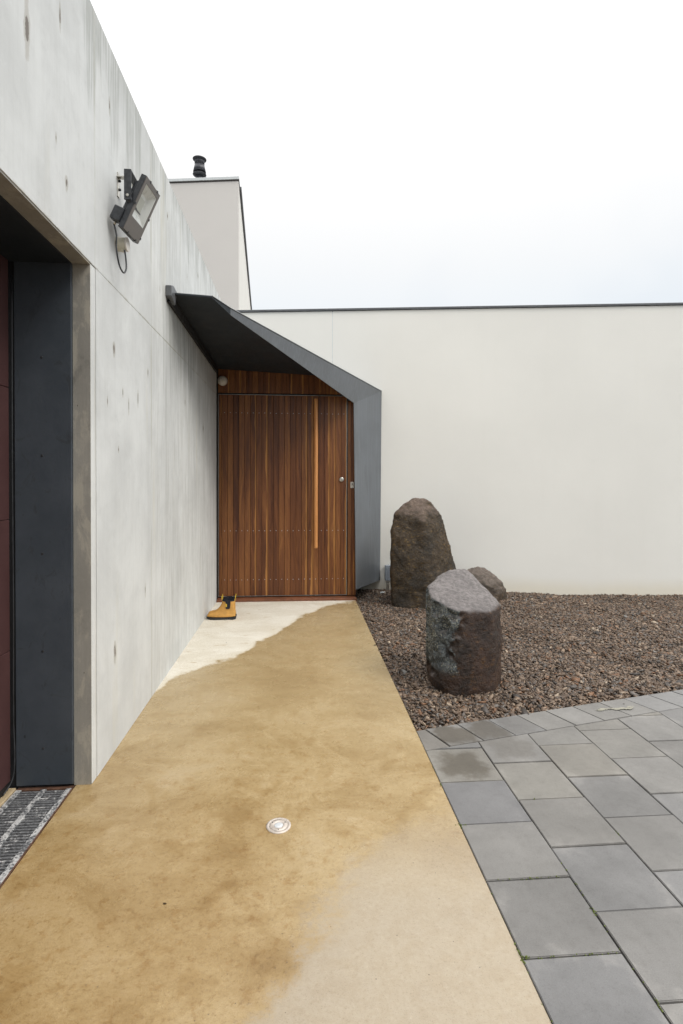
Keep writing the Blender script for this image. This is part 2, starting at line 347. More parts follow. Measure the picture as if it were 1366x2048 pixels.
# -- timber
def mat_wood(name, dark, mid, gold, goldamt=1.0, scale=1.0):
    m, nt, b = newmat(name)
    oi = N(nt, 'ShaderNodeObjectInfo'); rnd = oi.outputs['Random']
    off = N(nt, 'ShaderNodeCombineXYZ', {0: M(nt, 'MULTIPLY', rnd, 37.0), 1: M(nt, 'MULTIPLY', rnd, 11.0), 2: M(nt, 'MULTIPLY', rnd, 53.0)}).outputs[0]
    lo = N(nt, 'ShaderNodeTexCoord').outputs['Object']; xs = N(nt, 'ShaderNodeSeparateXYZ', {0: lo})
    wave = NOI(nt, POS(nt, (.5, .5, 1.1), True, off), 1.3, 3, .5)
    vec = N(nt, 'ShaderNodeCombineXYZ', {0: M(nt, 'ADD', M(nt, 'MULTIPLY', xs.outputs[0], 1.0), M(nt, 'MULTIPLY', wave, .13)), 1: xs.outputs[1], 2: M(nt, 'MULTIPLY', xs.outputs[2], .045)}).outputs[0]
    vec = N(nt, 'ShaderNodeVectorMath', {0: vec, 1: off}, operation='ADD').outputs[0]
    g1 = NOI(nt, vec, 34, 5, .6, .3); g2 = NOI(nt, vec, 150, 4, .65); g3 = NOI(nt, vec, 12, 3, .5, 1.6)
    t = M(nt, 'ADD', M(nt, 'MULTIPLY', g1, .55), M(nt, 'MULTIPLY', g3, .45))
    t = M(nt, 'ADD', t, M(nt, 'MULTIPLY', M(nt, 'SUBTRACT', rnd, .5), .22))
    c = RAMP(nt, t, [(.28, dark), (.50, mid), (.72, tuple(a*.55+b_*.45 for a, b_ in zip(mid, gold)))])
    c = MIX(nt, SS(nt, g2, .5, .7, 0, .5), c, tuple(v*.6 for v in dark))
    # sapwood band along one edge of about a third of the boards
    r2 = M(nt, 'FRACT', M(nt, 'MULTIPLY', rnd, 7.31))
    ed = M(nt, 'ADD', xs.outputs[0], M(nt, 'MULTIPLY', M(nt, 'SUBTRACT', NOI(nt, POS(nt, (.01, .01, 1), True, off), 2.2, 3, .5), .5), .055))
    sap = M(nt, 'MULTIPLY', SS(nt, ed, .012, .019), M(nt, 'GREATER_THAN', r2, .58))
    c = MIX(nt, M(nt, 'MULTIPLY', sap, goldamt*.85), c, MIX(nt, SS(nt, g1, .35, .65), tuple(v*.7 for v in gold), gold))
    setc(nt, b, c, SS(nt, g1, .3, .7, .34, .5), bump=g2, bs=.12, bd=.0015, spec=.4); return m
m_wood = mat_wood('spotted_timber', (.066, .0190, .0062), (.165, .058, .0175), (.42, .19, .052))
m_handle = mat_wood('handle_timber', (.50, .21, .068), (.64, .30, .105), (.72, .40, .16), .3)
# -- others
def mat_steel_paint(name, col, rough, streak=True):
    m, nt, b = newmat(name)
    v = NOI(nt, POS(nt, (1, 1, .03)), 60, 3, .6); a = NOI(nt, POS(nt), 3, 5, .6); f = NOI(nt, POS(nt), 40, 4, .7)
    col = Vector(col)
    c = MIX(nt, SS(nt, a, .3, .7), tuple(col*.88), tuple(col*1.1))
    if streak: c = MIX(nt, SS(nt, v, .45, .7, 0, .45), c, tuple(col*1.45))
    c = MIX(nt, SS(nt, f, .66, .72, 0, .5), c, tuple(col*.5))
    setc(nt, b, c, SS(nt, a, .3, .7, rough*.85, rough*1.2), spec=.5); return m
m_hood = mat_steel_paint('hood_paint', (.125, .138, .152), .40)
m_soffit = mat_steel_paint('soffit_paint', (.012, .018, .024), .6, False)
def mat_lining():
    m, nt, b = newmat('steel_lining')
    a = NOI(nt, POS(nt), 4, 6, .65); sm = NOI(nt, POS(nt, (1, 1, .6)), 12, 6, .7, 1.2)
    vo = N(nt, 'ShaderNodeTexVoronoi', {'Vector': POS(nt, (1, 1, .7)), 'Scale': 22.0}); rn = N(nt, 'ShaderNodeSeparateColor', {0: vo.outputs['Color']}).outputs[0]
    c = MIX(nt, SS(nt, a, .3, .7), (.040, .050, .062), (.055, .066, .080))
    c = MIX(nt, SS(nt, sm, .56, .66, 0, .5), c, (.026, .030, .034))
    sp = M(nt, 'MULTIPLY', SS(nt, vo.outputs['Distance'], .14, .07), M(nt, 'GREATER_THAN', rn, .88))
    c = MIX(nt, M(nt, 'MULTIPLY', sp, .7), c, (.012, .012, .012))
    lt = NOI(nt, POS(nt, (1, 1, .08)), 55, 2, .5)
    c = MIX(nt, SS(nt, lt, .74, .80, 0, .3), c, (.25, .27, .29))
    setc(nt, b, c, SS(nt, sm, .4, .65, .38, .55), spec=.4); return m
m_lining = mat_lining(); m_lip = simple('edge_sheen', (.34, .36, .38), .35, .3)  # hood lip: highlight sheen painted as a lighter edge colour
m_red = simple('maroon_door', (.075, .034, .033), .5, var=.12, nscale=3)
m_black = simple('black_gap', (.010, .010, .011), .7)
m_alu = simple('aluminium_trim', (.42, .42, .40), .35, .8)
m_dark = simple('black_plastic', (.022, .024, .027), .42, var=.3)
m_lampblack = simple('lamp_housing', (.028, .031, .036), .38, var=.35, nscale=60)
m_lampface = simple('lamp_face', (.135, .122, .112), .45, var=.12, nscale=40)
m_stainless = simple('stainless', (.55, .53, .48), .32, .9, var=.25)
m_uplight = simple('brushed_ring', (.56, .50, .44), .5, .35, var=.12, nscale=60)
m_cream = simple('cream_plastic', (.62, .59, .48), .45, var=.08)
m_white = simple('white_plastic', (.62, .58, .52), .4, var=.06)
m_coping = simple('coping', (.10, .105, .11), .4, var=.15)
m_flash = simple('pale_flashing', (.62, .65, .65), .4, var=.05)
m_seal = simple('dark_flashing', (.07, .06, .055), .7)
m_flue = simple('flue_paint', (.040, .042, .050), .45, var=.2)
m_greybox = simple('grey_plastic', (.23, .26, .30), .45, var=.06)
m_pvc = simple('pvc', (.62, .60, .55), .4, var=.06)
m_rust = simple('rusty_steel', (.10, .05, .03), .8, var=.4)
m_sill = simple('sill_timber', (.17, .062, .028), .45, var=.25, nscale=14)
m_wheat = simple('wheat_leather', (.50, .265, .062), .72, var=.14, nscale=22, bs=.12)
m_rubber = simple('boot_rubber', (.018, .019, .021), .55, var=.2)
m_elastic = simple('boot_elastic', (.007, .009, .015), .85)
m_yellow = simple('yellow_web', (.62, .42, .03), .6)
m_tstrip = simple('pale_timber', (.42, .33, .20), .6, var=.2, nscale=12)
m_moss = simple('moss', (.085, .11, .018), .9, var=.4, nscale=80)
m_leaf = simple('dry_leaf', (.06, .035, .018), .8)
def mat_grate(t0=.56):
    m, nt, b = newmat('grate_metal')
    P = POS(nt); a = NOI(nt, P, 16, 6, .72, .5); f = NOI(nt, P, 110, 4, .75)
    msk = SS(nt, M(nt, 'ADD', a, M(nt, 'MULTIPLY', M(nt, 'SUBTRACT', f, .5), .7)), t0, t0+.12)
    c = MIX(nt, msk, MIX(nt, SS(nt, f, .4, .6), (.10, .104, .11), (.21, .215, .22)), (.58, .58, .57))
    c = MIX(nt, SS(nt, NOI(nt, P, 23, 4, .6), .66, .74, 0, .6), c, (.12, .055, .025))
    setc(nt, b, c, SS(nt, f, .3, .7, .35, .7), metal=.25, bump=f, bs=.3, bd=.002); return m
m_grate = mat_grate(); m_rail = mat_grate(.42)
m_glass = simple('lamp_glass', (.55, .57, .58), .08, var=.02)
def mat_bed():
    m, nt, b = newmat('soil'); n = NOI(nt, POS(nt), 40, 6, .7)
    setc(nt, b, RAMP(nt, n, [(.3, (.018, .014, .011)), (.7, (.06, .047, .038))]), .9, bump=n, bs=.8, bd=.02); return m
m_soil = mat_bed()
def mat_stones():
    m, nt, b = newmat('gravel_stone')
    at = N(nt, 'ShaderNodeAttribute', attribute_name='tint'); n = NOI(nt, POS(nt), 130, 4, .7)
    c = MIX(nt, SS(nt, n, .3, .7), MIX(nt, 1.0, at.outputs['Color'], (.72, .72, .72), 'MULTIPLY'), MIX(nt, 1.0, at.outputs['Color'], (1.2, 1.2, 1.2), 'MULTIPLY'))
    setc(nt, b, c, SS(nt, n, .3, .7, .42, .7), spec=.5); return m
m_stone = mat_stones()
def mat_boulder(name, dark, mid, fleck, topcol=None, frac=False):
    m, nt, b = newmat(name)
    P = POS(nt, obj=True); lo = N(nt, 'ShaderNodeSeparateXYZ', {0: N(nt, 'ShaderNodeTexCoord').outputs['Object']})
    a = NOI(nt, P, 4, 6, .65, .4); f = NOI(nt, P, 38, 6, .72); g = NOI(nt, P, 120, 4, .7); fl = NOI(nt, POS(nt, (1, 1, 2.2), True), 26, 5, .75)
    c = MIX(nt, SS(nt, a, .32, .68), dark, mid)
    c = MIX(nt, SS(nt, f, .52, .7, 0, .7), c, tuple(v*.45 for v in dark))
    c = MIX(nt, M(nt, 'MULTIPLY', SS(nt, fl, .53, .66), SS(nt, a, .38, .60, .2, .9)), c, fleck)
    c = MIX(nt, SS(nt, g, .62, .72, 0, .4), c, tuple(min(1, v*2.4) for v in mid))
    rough = SS(nt, f, .3, .7, .30, .55)
    if topcol:  # paler upward faces: stone tone plus sky reflection put into the colour
        nz = N(nt, 'ShaderNodeSeparateXYZ', {0: N(nt, 'ShaderNodeNewGeometry').outputs['Normal']}).outputs[2]
        tm = SS(nt, M(nt, 'ADD', nz, M(nt, 'MULTIPLY', M(nt, 'SUBTRACT', f, .5), .35)), .25, .80)
        md_ = NOI(nt, P, 12, 6, .7, .6)
        cr = N(nt, 'ShaderNodeTexVoronoi', {'Vector': POS(nt, (1, 1, .5), True), 'Scale': 8.0}, feature='DISTANCE_TO_EDGE')
        tcx = MIX(nt, SS(nt, f, .38, .62), topcol, tuple(v*.58 for v in topcol))
        tcx = MIX(nt, SS(nt, cl2 := NOI(nt, POS(nt, (.6, 2.2, 1), True), 14, 5, .7, .8), .62, .68, 0, .7), tcx, tuple(v*.3 for v in topcol))
        tcx = MIX(nt, SS(nt, md_, .50, .64, 0, .65), tcx, tuple(v*.50 for v in topcol)); tcx = MIX(nt, SS(nt, md_, .44, .32, 0, .6), tcx, tuple(v*1.35 for v in topcol))
        c = MIX(nt, tm, c, tcx)
    if frac:
        xb = M(nt, 'ADD', M(nt, 'MULTIPLY', lo.outputs[2], .06), -.130)
        q = M(nt, 'SUBTRACT', xb, lo.outputs[0]); q = M(nt, 'ADD', q, M(nt, 'MULTIPLY', M(nt, 'SUBTRACT', a, .5), .38)); q = M(nt, 'ADD', q, M(nt, 'MULTIPLY', M(nt, 'SUBTRACT', f, .5), .04))
        fm = M(nt, 'MULTIPLY', SS(nt, q, 0, .02), SS(nt, lo.outputs[2], .10, .16))
        if topcol: fm = M(nt, 'MULTIPLY', fm, M(nt, 'SUBTRACT', 1.0, tm))
        fc = MIX(nt, SS(nt, f, .35, .68), (.010, .014, .017), (.17, .195, .205))  # bluish wet highlights of the chipped face painted as lighter patches
        fc = MIX(nt, M(nt, 'MULTIPLY', SS(nt, g, .54, .66), SS(nt, a, .42, .55)), fc, (.50, .48, .36))
        c = MIX(nt, fm, c, fc)
        rough = M(nt, 'SUBTRACT', rough, M(nt, 'MULTIPLY', fm, .22))
    setc(nt, b, c, rough, bump=M(nt, 'ADD', f, M(nt, 'MULTIPLY', g, .5)), bs=1.0, bd=.016, spec=.42); return m
m_b1 = mat_boulder('boulder_brown', (.020, .0145, .008), (.062, .040, .020), (.20, .125, .035), (.17, .120, .09))
m_b2 = mat_boulder('boulder_plum', (.014, .0092, .0068), (.058, .031, .020), (.15, .075, .025), (.225, .203, .196), True)
m_b3 = mat_boulder('boulder_tan', (.026, .020, .014), (.075, .054, .037), (.19, .13, .065), (.17, .135, .11))

# ================================================================== SETTING
WX = -.942; TOP = 3.553
ground = tag(part('ground', B(-150, 150, -150, 150, -.9, -.12), m_soil), kind='structure')
# path slab
bm = bmesh.new()
prism(bm, [(-1.016, -4, -.13), (.640, -4, -.13), (.656, 6.17, -.13), (-.96, 6.17, -.13), (-.96, 2.9, -.13), (-1.016, 2.9, -.13)], (0, 0, .13), bev=.004)
path = tag(part('path', bm, m_path), kind='structure')
bed = tag(part('soil_bed', B(.66, 9, 2.2, 8.0, -.1, -.028), m_soil), kind='structure')
subb = tag(part('paving_base', B(.652, 9, -4, 2.15, -.11, -.016), m_soil), kind='structure')

# ---------------- concrete wall with garage opening
wall = thing('concrete_wall', 'long off-form concrete wall on the left with a garage opening', 'wall', (WX, 2.515, 0))
TP = .05
core = bmesh.new()
OY0, OY1, OZ = -1.1, 2.515, 2.37
box(core, -1.62, WX-TP, OY1+.006, 6.96, 0, TOP-.006)
box(core, -1.62, WX-TP, OY0, OY1+.006, OZ+.006, TOP-.006)
box(core, -1.62, WX-TP, -4, OY0, 0, TOP-.006)
part('wall_core', core, m_conc_raw, wall)
back = bmesh.new()   # recessed filler seen inside the joints
box(back, WX-TP, WX-.006, OY1+.02, 6.95, .0, TOP-.01); box(back, WX-TP, WX-.006, OY0, OY1+.02, OZ+.02, TOP-.01); box(back, WX-TP, WX-.006, -4, OY0, .0, TOP-.01)
part('joint_filler', back, m_conc_raw, wall)
G = .0006
edges_low = [2.575, 3.505, 4.36, 5.20, 6.05, 6.955]
edges_up = [-4, -3.4, -2.55, -1.70, -.85, .0, .85, 1.70, 2.562, 3.505, 4.36, 5.20, 6.05, 6.955]
def panel(y0, y1, z0, z1):
    part('panel', B(WX-.045, WX, y0+G, y1-G, z0+G*(z0 > 0), z1-G, bev=.0007), m_conc, wall, origin=(WX, (y0+y1)/2, (z0+z1)/2))
for a, b_ in zip(edges_low, edges_low[1:]): panel(a, b_, 0, OZ+.004)
for a, b_ in zip(edges_up, edges_up[1:]): panel(a, b_, OZ+.004, TOP)
for a, b_ in ((-4, -2.6), (-2.6, OY0)): panel(a, b_, 0, OZ+.004)
part('panel', B(WX-.045, WX, OY1, 2.566, 0, OZ, bev=.003), m_conc, wall, origin=(WX, 2.54, 1.2))
# raw jamb and lintel soffit (80 mm deep)
jm = part('jamb', B(-1.021, WX-.003, OY1-.004, OY1+.004, .0, OZ), m_conc_raw, wall, origin=(-.98, OY1, 0))
part('lintel', B(-1.021, WX-.003, OY0, OY1-.005, OZ-.004, OZ+.004), m_conc_raw, wall, origin=(-.98, 1, OZ))
# steel lining of the opening
part('jamb_lining', B(-1.268, -1.022, OY1-.018, OY1-.001, .012, OZ-.004, bev=.002), m_lining, wall, origin=(-1.15, OY1, 0))
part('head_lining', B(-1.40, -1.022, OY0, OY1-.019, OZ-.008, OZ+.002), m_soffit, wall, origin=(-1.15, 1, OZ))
part('void_cover', B(-1.62, -1.269, OY1-.001, OY1+.02, .0, OZ), m_black, wall)
sr = bmesh.new()
for z_ in (.18, .62, 1.06, 1.50, 1.94): lathe(sr, [(.0055, 0), (.0055, .0015), (.003, .0025)], 10, Matrix.Translation((-1.15, OY1-.018, z_)) @ Matrix.Rotation(math.pi/2, 4, 'X'))
s_ = part('screws', sr, m_dark, wall); s_['kind'] = 'stuff'
# garage door
gd = thing('garage_door', 'plain maroon garage door set back in the dark steel-lined opening', 'garage door', (-1.34, 1, 0))
for i in range(4):
    part('door_panel', B(-1.33, -1.285, OY0, OY1-.030, .045+i*.585, .045+(i+1)*.585-.002, bev=.002), m_red, gd, origin=(-1.36, 1, .3+i*.585))
part('bottom_seal', B(-1.325, -1.292, OY0, OY1-.035, .0, .044), m_black, gd)
ts = tag(part('timber_threshold', B(-1.315, -1.266, OY0, OY1-.02, -.02, .008, bev=.003), m_tstrip), 'pale timber strip on the ground between garage door and drain grate', 'threshold')
cb = tag(part('cable', tube(bmesh.new(), smoothpts([(-1.273, 2.492, 2.3), (-1.275, 2.492, 1.4), (-1.272, 2.490, .8), (-1.275, 2.492, .35), (-1.262, 2.475, .15), (-1.266, 2.46, .06), (-1.285, 2.42, .016)], 5), .0032, 6), m_dark, smooth=True),
         'thin black cable hanging down the corner beside the maroon garage door', 'cable')

# ---------------- drain grate: sections with separate bars
def bar_mesh(w):
    bm = bmesh.new(); box(bm, -w/2, w/2, -.0042, .0042, -.014, -.001, bev=.0014)
    me = bpy.data.meshes.new('bar'); bm.to_mesh(me); bm.free(); me.materials.append(m_grate); return me
barm = bar_mesh(.086)
GX0, GX1 = -1.264, -1.022
secs = [(2.383, 2.488, 'short end section of the slotted drain grate, against the steel jamb'), (1.885, 2.381, 'slotted drain grate section with white residue, next to the short end piece'),
        (1.385, 1.883, 'slotted drain grate section at the left edge of the photo, nearest the camera')]
for (y0, y1, lab) in secs:
    t = thing('drain_grate', lab, 'drain grate', ((GX0+GX1)/2, (y0+y1)/2, 0), 'drain grate sections along the garage door')
    ox = (GX0+GX1)/2
    part('rail', B(GX0, GX0+.024, y0, y1, -.016, 0, bev=.001), m_rail, t, origin=(GX0, (y0+y1)/2, 0))
    part('rail', B(ox-.012, ox+.012, y0, y1, -.016, 0, bev=.001), m_rail, t, origin=(ox, (y0+y1)/2, 0))
    part('rail', B(GX1-.024, GX1, y0, y1, -.016, 0, bev=.001), m_rail, t, origin=(GX1, (y0+y1)/2, 0))
    part('end_rail', B(GX0+.0245, GX1-.0245, y0, y0+.009, -.017, -.001), m_grate, t)
    n = int((y1-y0-.024)/.0180)+1
    for k in range(n):
        yy = y0+.018+k*.0180
        for cx in (GX0+.024+.042, GX1-.024-.042):
            o = link('bar', barm, None, t, Vector((cx, yy, 0))-t.location)
tray = part('drain_channel', bmesh.new(), m_black)
bm = bmesh.new(); box(bm, -1.27, -1.018, OY0, 2.50, -.115, -.10); box(bm, -1.262, -1.022, 2.4885, 2.512, -.10, -.002); box(bm, -1.272, -1.264, OY0, 2.50, -.10, -.002); box(bm, -1.0215, -1.0165, OY0, 2.505, -.10, .001)
bpy.data.objects.remove(tray); tray = tag(part('drain_channel', bm, m_rust), 'rusty steel drain channel holding the grates beside the slab', 'drain channel')

# ---------------- rendered wall (not square to the path)
ux, uy = 1/math.hypot(1, .1393), -.1393/math.hypot(1, .1393)
def RW(s, dpt, z):   # s metres along from x=-.942, depth behind face
    return (-.94+ux*s-uy*0+dpt*(-uy), 6.9864+uy*s+dpt*ux, z)
rw = thing('rendered_wall', 'tall plain off-white rendered wall behind the gravel garden', 'wall', (1.5, 6.646, 0))
def rbox(bm, s0, s1, d0, d1, z0, z1, bev=0):
    prism(bm, [RW(s0, d0, z0), RW(s1, d0, z0), RW(s1, d1, z0), RW(s0, d1, z0)], (0, 0, z1-z0), bev); return bm
SJ = (.417+.94)/ux
part('render_panel', rbox(bmesh.new(), -.4, SJ-.003, 0, .2, -.12, 3.540, .002), m_render, rw)
part('render_panel', rbox(bmesh.new(), SJ+.003, 10, 0, .2, -.12, 3.540, .002), m_render, rw)
part('joint_sealant', rbox(bmesh.new(), SJ-.006, SJ+.006, .0015, .1, -.1, 3.53), m_flash, rw)
part('coping', rbox(bmesh.new(), -.38, 3.9, -.018, .22, 3.543, 3.570, .003), m_coping, rw)
part('coping', rbox(bmesh.new(), 3.903, 10.1, -.018, .22, 3.543, 3.570, .003), m_coping, rw)

# ---------------- upper block with flue
ub = thing('upper_block', 'taller pale rendered block rising behind the concrete wall', 'building', (-2.5, 9, 0))
c0 = Vector((-.952, 8.5, 0)); fd = Vector((-.989, .146, 0)).normalized(); sd = Vector((-.0597, 1, 0)).normalized()
def q2(a, s): p = c0+fd*a+sd*s; return (p.x, p.y)
def ubx(a0, a1, s0, s1, z0, z1, bev=0):
    return prism(bmesh.new(), [(*q2(a0, s0), z0), (*q2(a1, s0), z0), (*q2(a1, s1), z0), (*q2(a0, s1), z0)], (0, 0, z1-z0), bev)
part('front_wall', ubx(0.0, 5.0, .0, .25, -.12, 6.065, .003), m_render_shaded, ub)
part('side_wall', ubx(.0, .25, .252, 6.6, -.12, 6.065, .003), m_render, ub)
part('roof_deck', ubx(.26, 5, .26, 6.6, 5.4, 5.5), m_seal, ub)
part('front_flashing', ubx(-.012, 5.0, -.02, .27, 6.082, 6.128, .003), m_flash, ub)
part('flashing_seal', ubx(-.004, 5.0, -.006, .25, 6.066, 6.081), m_seal, ub)
part('side_flashing', ubx(-.035, .25, .272, 6.6, 6.066, 6.122, .003), m_coping, ub)
fl = thing('flue', 'black stove flue with flared cowl on top of the upper block', 'flue', (-1.64, 9.0, 5.5))
T = Matrix.Translation((-1.640, 9.0, 6.30))
part('pipe', lathe(bmesh.new(), [(.062, -.8), (.062, .16)], 28, T), m_flue, fl, True)
part('storm_collar', lathe(bmesh.new(), [(.066, .085), (.108, .105), (.110, .112), (.066, .122)], 28, T), m_flue, fl, True)
part('cowl_skirt', lathe(bmesh.new(), [(.09, .150), (.104, .152), (.080, .262), (.078, .262)], 28, T), m_flue, fl, True)
part('cowl_band', lathe(bmesh.new(), [(.079, .270), (.081, .330), (.079, .34)], 28, T), m_flue, fl, True)
part('cowl_neck', lathe(bmesh.new(), [(.070, .15), (.070, .33)], 28, T), m_black, fl, True)
part('cowl_cap', lathe(bmesh.new(), [(.080, .338), (.108, .352), (.112, .362), (.09, .372), (.02, .380)], 28, T), m_flue, fl, True)

# ================================================================== ENTRY HOOD (folded steel)
hood = thing('entry_hood', 'folded dark grey steel entry hood and side fin around the timber door', 'canopy', (.3, 6.2, 0))
W0 = Vector((-.940, 3.973, 2.739)); W1 = Vector((-.940, 6.275, 2.675)); S1 = Vector((.241, 6.275, 2.617))
D = Vector((-.636, 3.977, 2.724)); E_ = Vector((-.547, 4.323, 2.757)); A = Vector((-.549, 4.336, 2.710))
Bp = Vector((.633, 6.2, 2.294)); Bb = Vector((.665, 6.2, .119)); Cb = Vector((1.023, 6.705, .131)); C_ = Vector((1.035, 6.705, 2.518))
def plate(pts, vec, bev=0.0): return prism(bmesh.new(), [tuple(p) for p in pts], vec, bev)
def tri_plate(pts, vec):      # possibly non-planar polygon: fan
    bm = bmesh.new(); vec = Vector(vec); a = [bm.verts.new(p) for p in pts]; b = [bm.verts.new(p+vec) for p in pts]; n = len(a)
    for i in range(1, n-1): bm.faces.new((a[0], a[i], a[i+1])); bm.faces.new((b[0], b[i+1], b[i]))
    for i in range(n): bm.faces.new((a[i], b[i], b[(i+1) % n], a[(i+1) % n]))
    bmesh.ops.recalc_face_normals(bm, faces=bm.faces); return bm
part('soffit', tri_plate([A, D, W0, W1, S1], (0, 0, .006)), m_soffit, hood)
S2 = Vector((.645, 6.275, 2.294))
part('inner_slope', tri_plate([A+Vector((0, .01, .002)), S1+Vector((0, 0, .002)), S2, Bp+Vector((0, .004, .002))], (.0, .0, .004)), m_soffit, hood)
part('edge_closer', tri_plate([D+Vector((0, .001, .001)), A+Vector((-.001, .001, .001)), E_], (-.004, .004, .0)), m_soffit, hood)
part('fascia', tri_plate([A, Bp, C_, E_], (-.005, .004, .001)), m_hood, hood)
part('side_fin', tri_plate([Bp, Bb, Cb, C_], (-.006, .004, 0)), m_hood, hood)
part('reveal_lining', tri_plate([Bp+Vector((-.004, .006, 0)), Bb+Vector((-.001, .006, -.115)), Vector((.668, 6.30, .004)), Vector((.640, 6.30, 2.26))], (.003, 0, 0)), m_black, hood)
K = Vector((-.940, 6.93, 2.93)); K0 = Vector((-.940, 3.972, 2.748))
part('roof_sheet', tri_plate([E_+Vector((.003, -.001, .002)), C_+Vector((.004, .0, .002)), K, K0, D+Vector((.0, .0, .009))], (0, 0, .004)), m_hood, hood)
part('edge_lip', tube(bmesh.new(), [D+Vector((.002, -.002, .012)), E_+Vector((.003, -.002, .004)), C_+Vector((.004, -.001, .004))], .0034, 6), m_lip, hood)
part('wall_flashing', plate([(WX+.001, 3.90, 2.66), (WX+.001, 6.18, 2.60), (WX+.001, 6.18, 2.672), (WX+.001, 3.97, 2.735)], (.020, 0, 0), .002), m_black, hood)
part('flashing_end', plate([(WX+.001, 3.865, 2.765), (WX+.001, 3.865, 2.690), (WX+.001, 3.985, 2.66), (WX+.001, 4.05, 2.775), (WX+.001, 3.93, 2.785)], (.042, 0, 0), .004), m_coping, hood)

# ================================================================== DOOR AND TIMBER SURROUND
FY = 6.285
PITCH = .0660
def board_mesh(w, z0, z1, name='board'):
    bm = bmesh.new(); box(bm, -w/2, w/2, 0, .018, z0, z1, bev=.0013)
    me = bpy.data.meshes.new(name); bm.to_mesh(me); bm.free(); me.materials.append(m_wood); return me
sur = thing('timber_surround', 'dark timber boards framing the entrance door above and beside it', 'door surround', (-.15, FY, 0))
part('backing', prism(bmesh.new(), [(-.96, FY+.055, -.05), (.668, FY+.055, -.05), (.668, FY+.055, 2.27), (.25, FY+.055, 2.625), (-.96, FY+.055, 2.715)], (0, .035, 0)), m_black, sur)
tb = board_mesh(PITCH*1.0-.0022, 2.405, 2.665)
x = -.938+.5*PITCH; k = 0
for k in range(23):
    xc = -.940+PITCH*(k+.5)
    if xc < .20: link('board', board_mesh(PITCH-.0022, 2.405, 2.702-.072*(xc+.942)), None, sur, Vector((xc, FY, 0))-sur.location)
    else:
        zt = 2.640-(xc+.033-.241)*.80
        if zt > 2.42: link('board', board_mesh(PITCH-.0022, 2.405, zt), None, sur, Vector((xc, FY, 0))-sur.location)
sb = board_mesh(.038, .034, 2.33)
for xx in (.5905, .6305): link('board', sb, None, sur, Vector((xx, FY, 0))-sur.location)
sb2 = board_mesh(.017, .034, 2.28); link('board', sb2, None, sur, Vector((.6595, FY-.012, 0))-sur.location)
part('sill', B(-.940, .667, 6.172, FY+.05, -.03, .026, bev=.003), m_sill, sur)
part('edge_channel', B(-.9415, -.9345, 6.19, FY+.05, .027, 2.68), m_black, sur)
door = thing('entrance_door', 'wide pivot entrance door of vertical reddish-brown timber boards', 'door', (-.19, FY, .03))
x0, x1, z0, z1 = -.934, .561, .040, 2.388
part('shadow_gap', B(x0-.0005, x1+.010, FY+.03, FY+.054, .027, 2.402), m_black, door)
tr = .0045
part('trim', B(x0, x0+tr, FY-.003, FY+.025, z0, z1), m_alu, door); part('trim', B(x1-tr, x1, FY-.003, FY+.025, z0, z1), m_alu, door)
part('trim', B(x0+tr, x1-tr, FY-.003, FY+.025, z1-tr, z1), m_alu, door); part('trim', B(x0+tr, x1-tr, FY-.003, FY+.025, z0, z0+tr), m_alu, door)
bx0 = x0+tr+.0006; bx1 = x1-tr-.0006
db = board_mesh(PITCH-.0030, z0+tr+.001-.03, z1-tr-.001-.03)
first = bmesh.new(); w0 = (bx1-bx0)-22*PITCH
fw = board_mesh(w0-.002, z0+tr+.001-.03, z1-tr-.001-.03)
cents = []
link('board', fw, None, door, Vector((bx0+w0/2-.0005, FY, .03))-door.location)
for k in range(22):
    cx = bx0+w0+PITCH*(k+.5)
    link('board', db, None, door, Vector((cx, FY+random.uniform(-.0006, .0006), .03))-door.location); cents.append(cx)
sc = bmesh.new()
for z_ in (.233, .804, 2.174):
    for cx in cents: lathe(sc, [(.0038, 0), (.0038, .0014), (.0025, .0020)], 8, Matrix.Translation((cx, FY-.0006, z_+random.uniform(-.002, .002))) @ Matrix.Rotation(math.pi/2, 4, 'X'))
s_ = part('screws', sc, m_flash, door); s_['kind'] = 'stuff'
hh = part('handle', lathe(bmesh.new(), [(.012, .604), (.021, .608), (.0228, .62), (.0228, 2.325), (.021, 2.336), (.012, 2.339)], 20, Matrix.Translation((.192, 6.205, 0))), m_handle, door, True, origin=(.192, 6.205, 0))
for z_ in (.95, 1.99): part('standoff', lathe(bmesh.new(), [(.009, 0), (.009, .065)], 14, Matrix.Translation((.192, 6.284, z_)) @ Matrix.Rotation(math.pi/2, 4, 'X')), m_stainless, hh, True)
lk = part('lock', lathe(bmesh.new(), [(.026, 0), (.028, .004), (.028, .010), (.022, .014), (.010, .015)], 28, Matrix.Translation((.497, FY, 1.404)) @ Matrix.Rotation(math.pi/2, 4, 'X')), m_stainless, door, True)
part('keyhole', B(.4955, .4985, FY-.0165, FY-.014, 1.398, 1.410), m_black, lk)
bell = thing('doorbell', 'small cream doorbell with a round dark button beside the door', 'doorbell', (.621, FY, 1.339))
part('plate', B(.601, .641, FY-.017, FY-.0005, 1.303, 1.375, bev=.003), m_white, bell)
part('button', lathe(bmesh.new(), [(.008, 0), (.008, .004), (.005, .006)], 16, Matrix.Translation((.621, FY-.0165, 1.349)) @ Matrix.Rotation(math.pi/2, 4, 'X')), m_dark, bell, True)
part('divider', B(.603, .639, FY-.0178, FY-.0172, 1.332, 1.334), m_seal, bell)
sen = thing('security_sensor', 'small round white sensor mounted in the corner above the door', 'sensor', (-.888, FY, 2.54))
Ms = Matrix.Translation((-.884, FY-.001, 2.538)) @ Matrix.Rotation(math.pi/2, 4, 'X')
part('housing', lathe(bmesh.new(), [(.050, 0), (.056, .006), (.056, .022), (.052, .040), (.040, .056), (.022, .064), (.006, .066)], 32, Ms), m_white, sen, True)
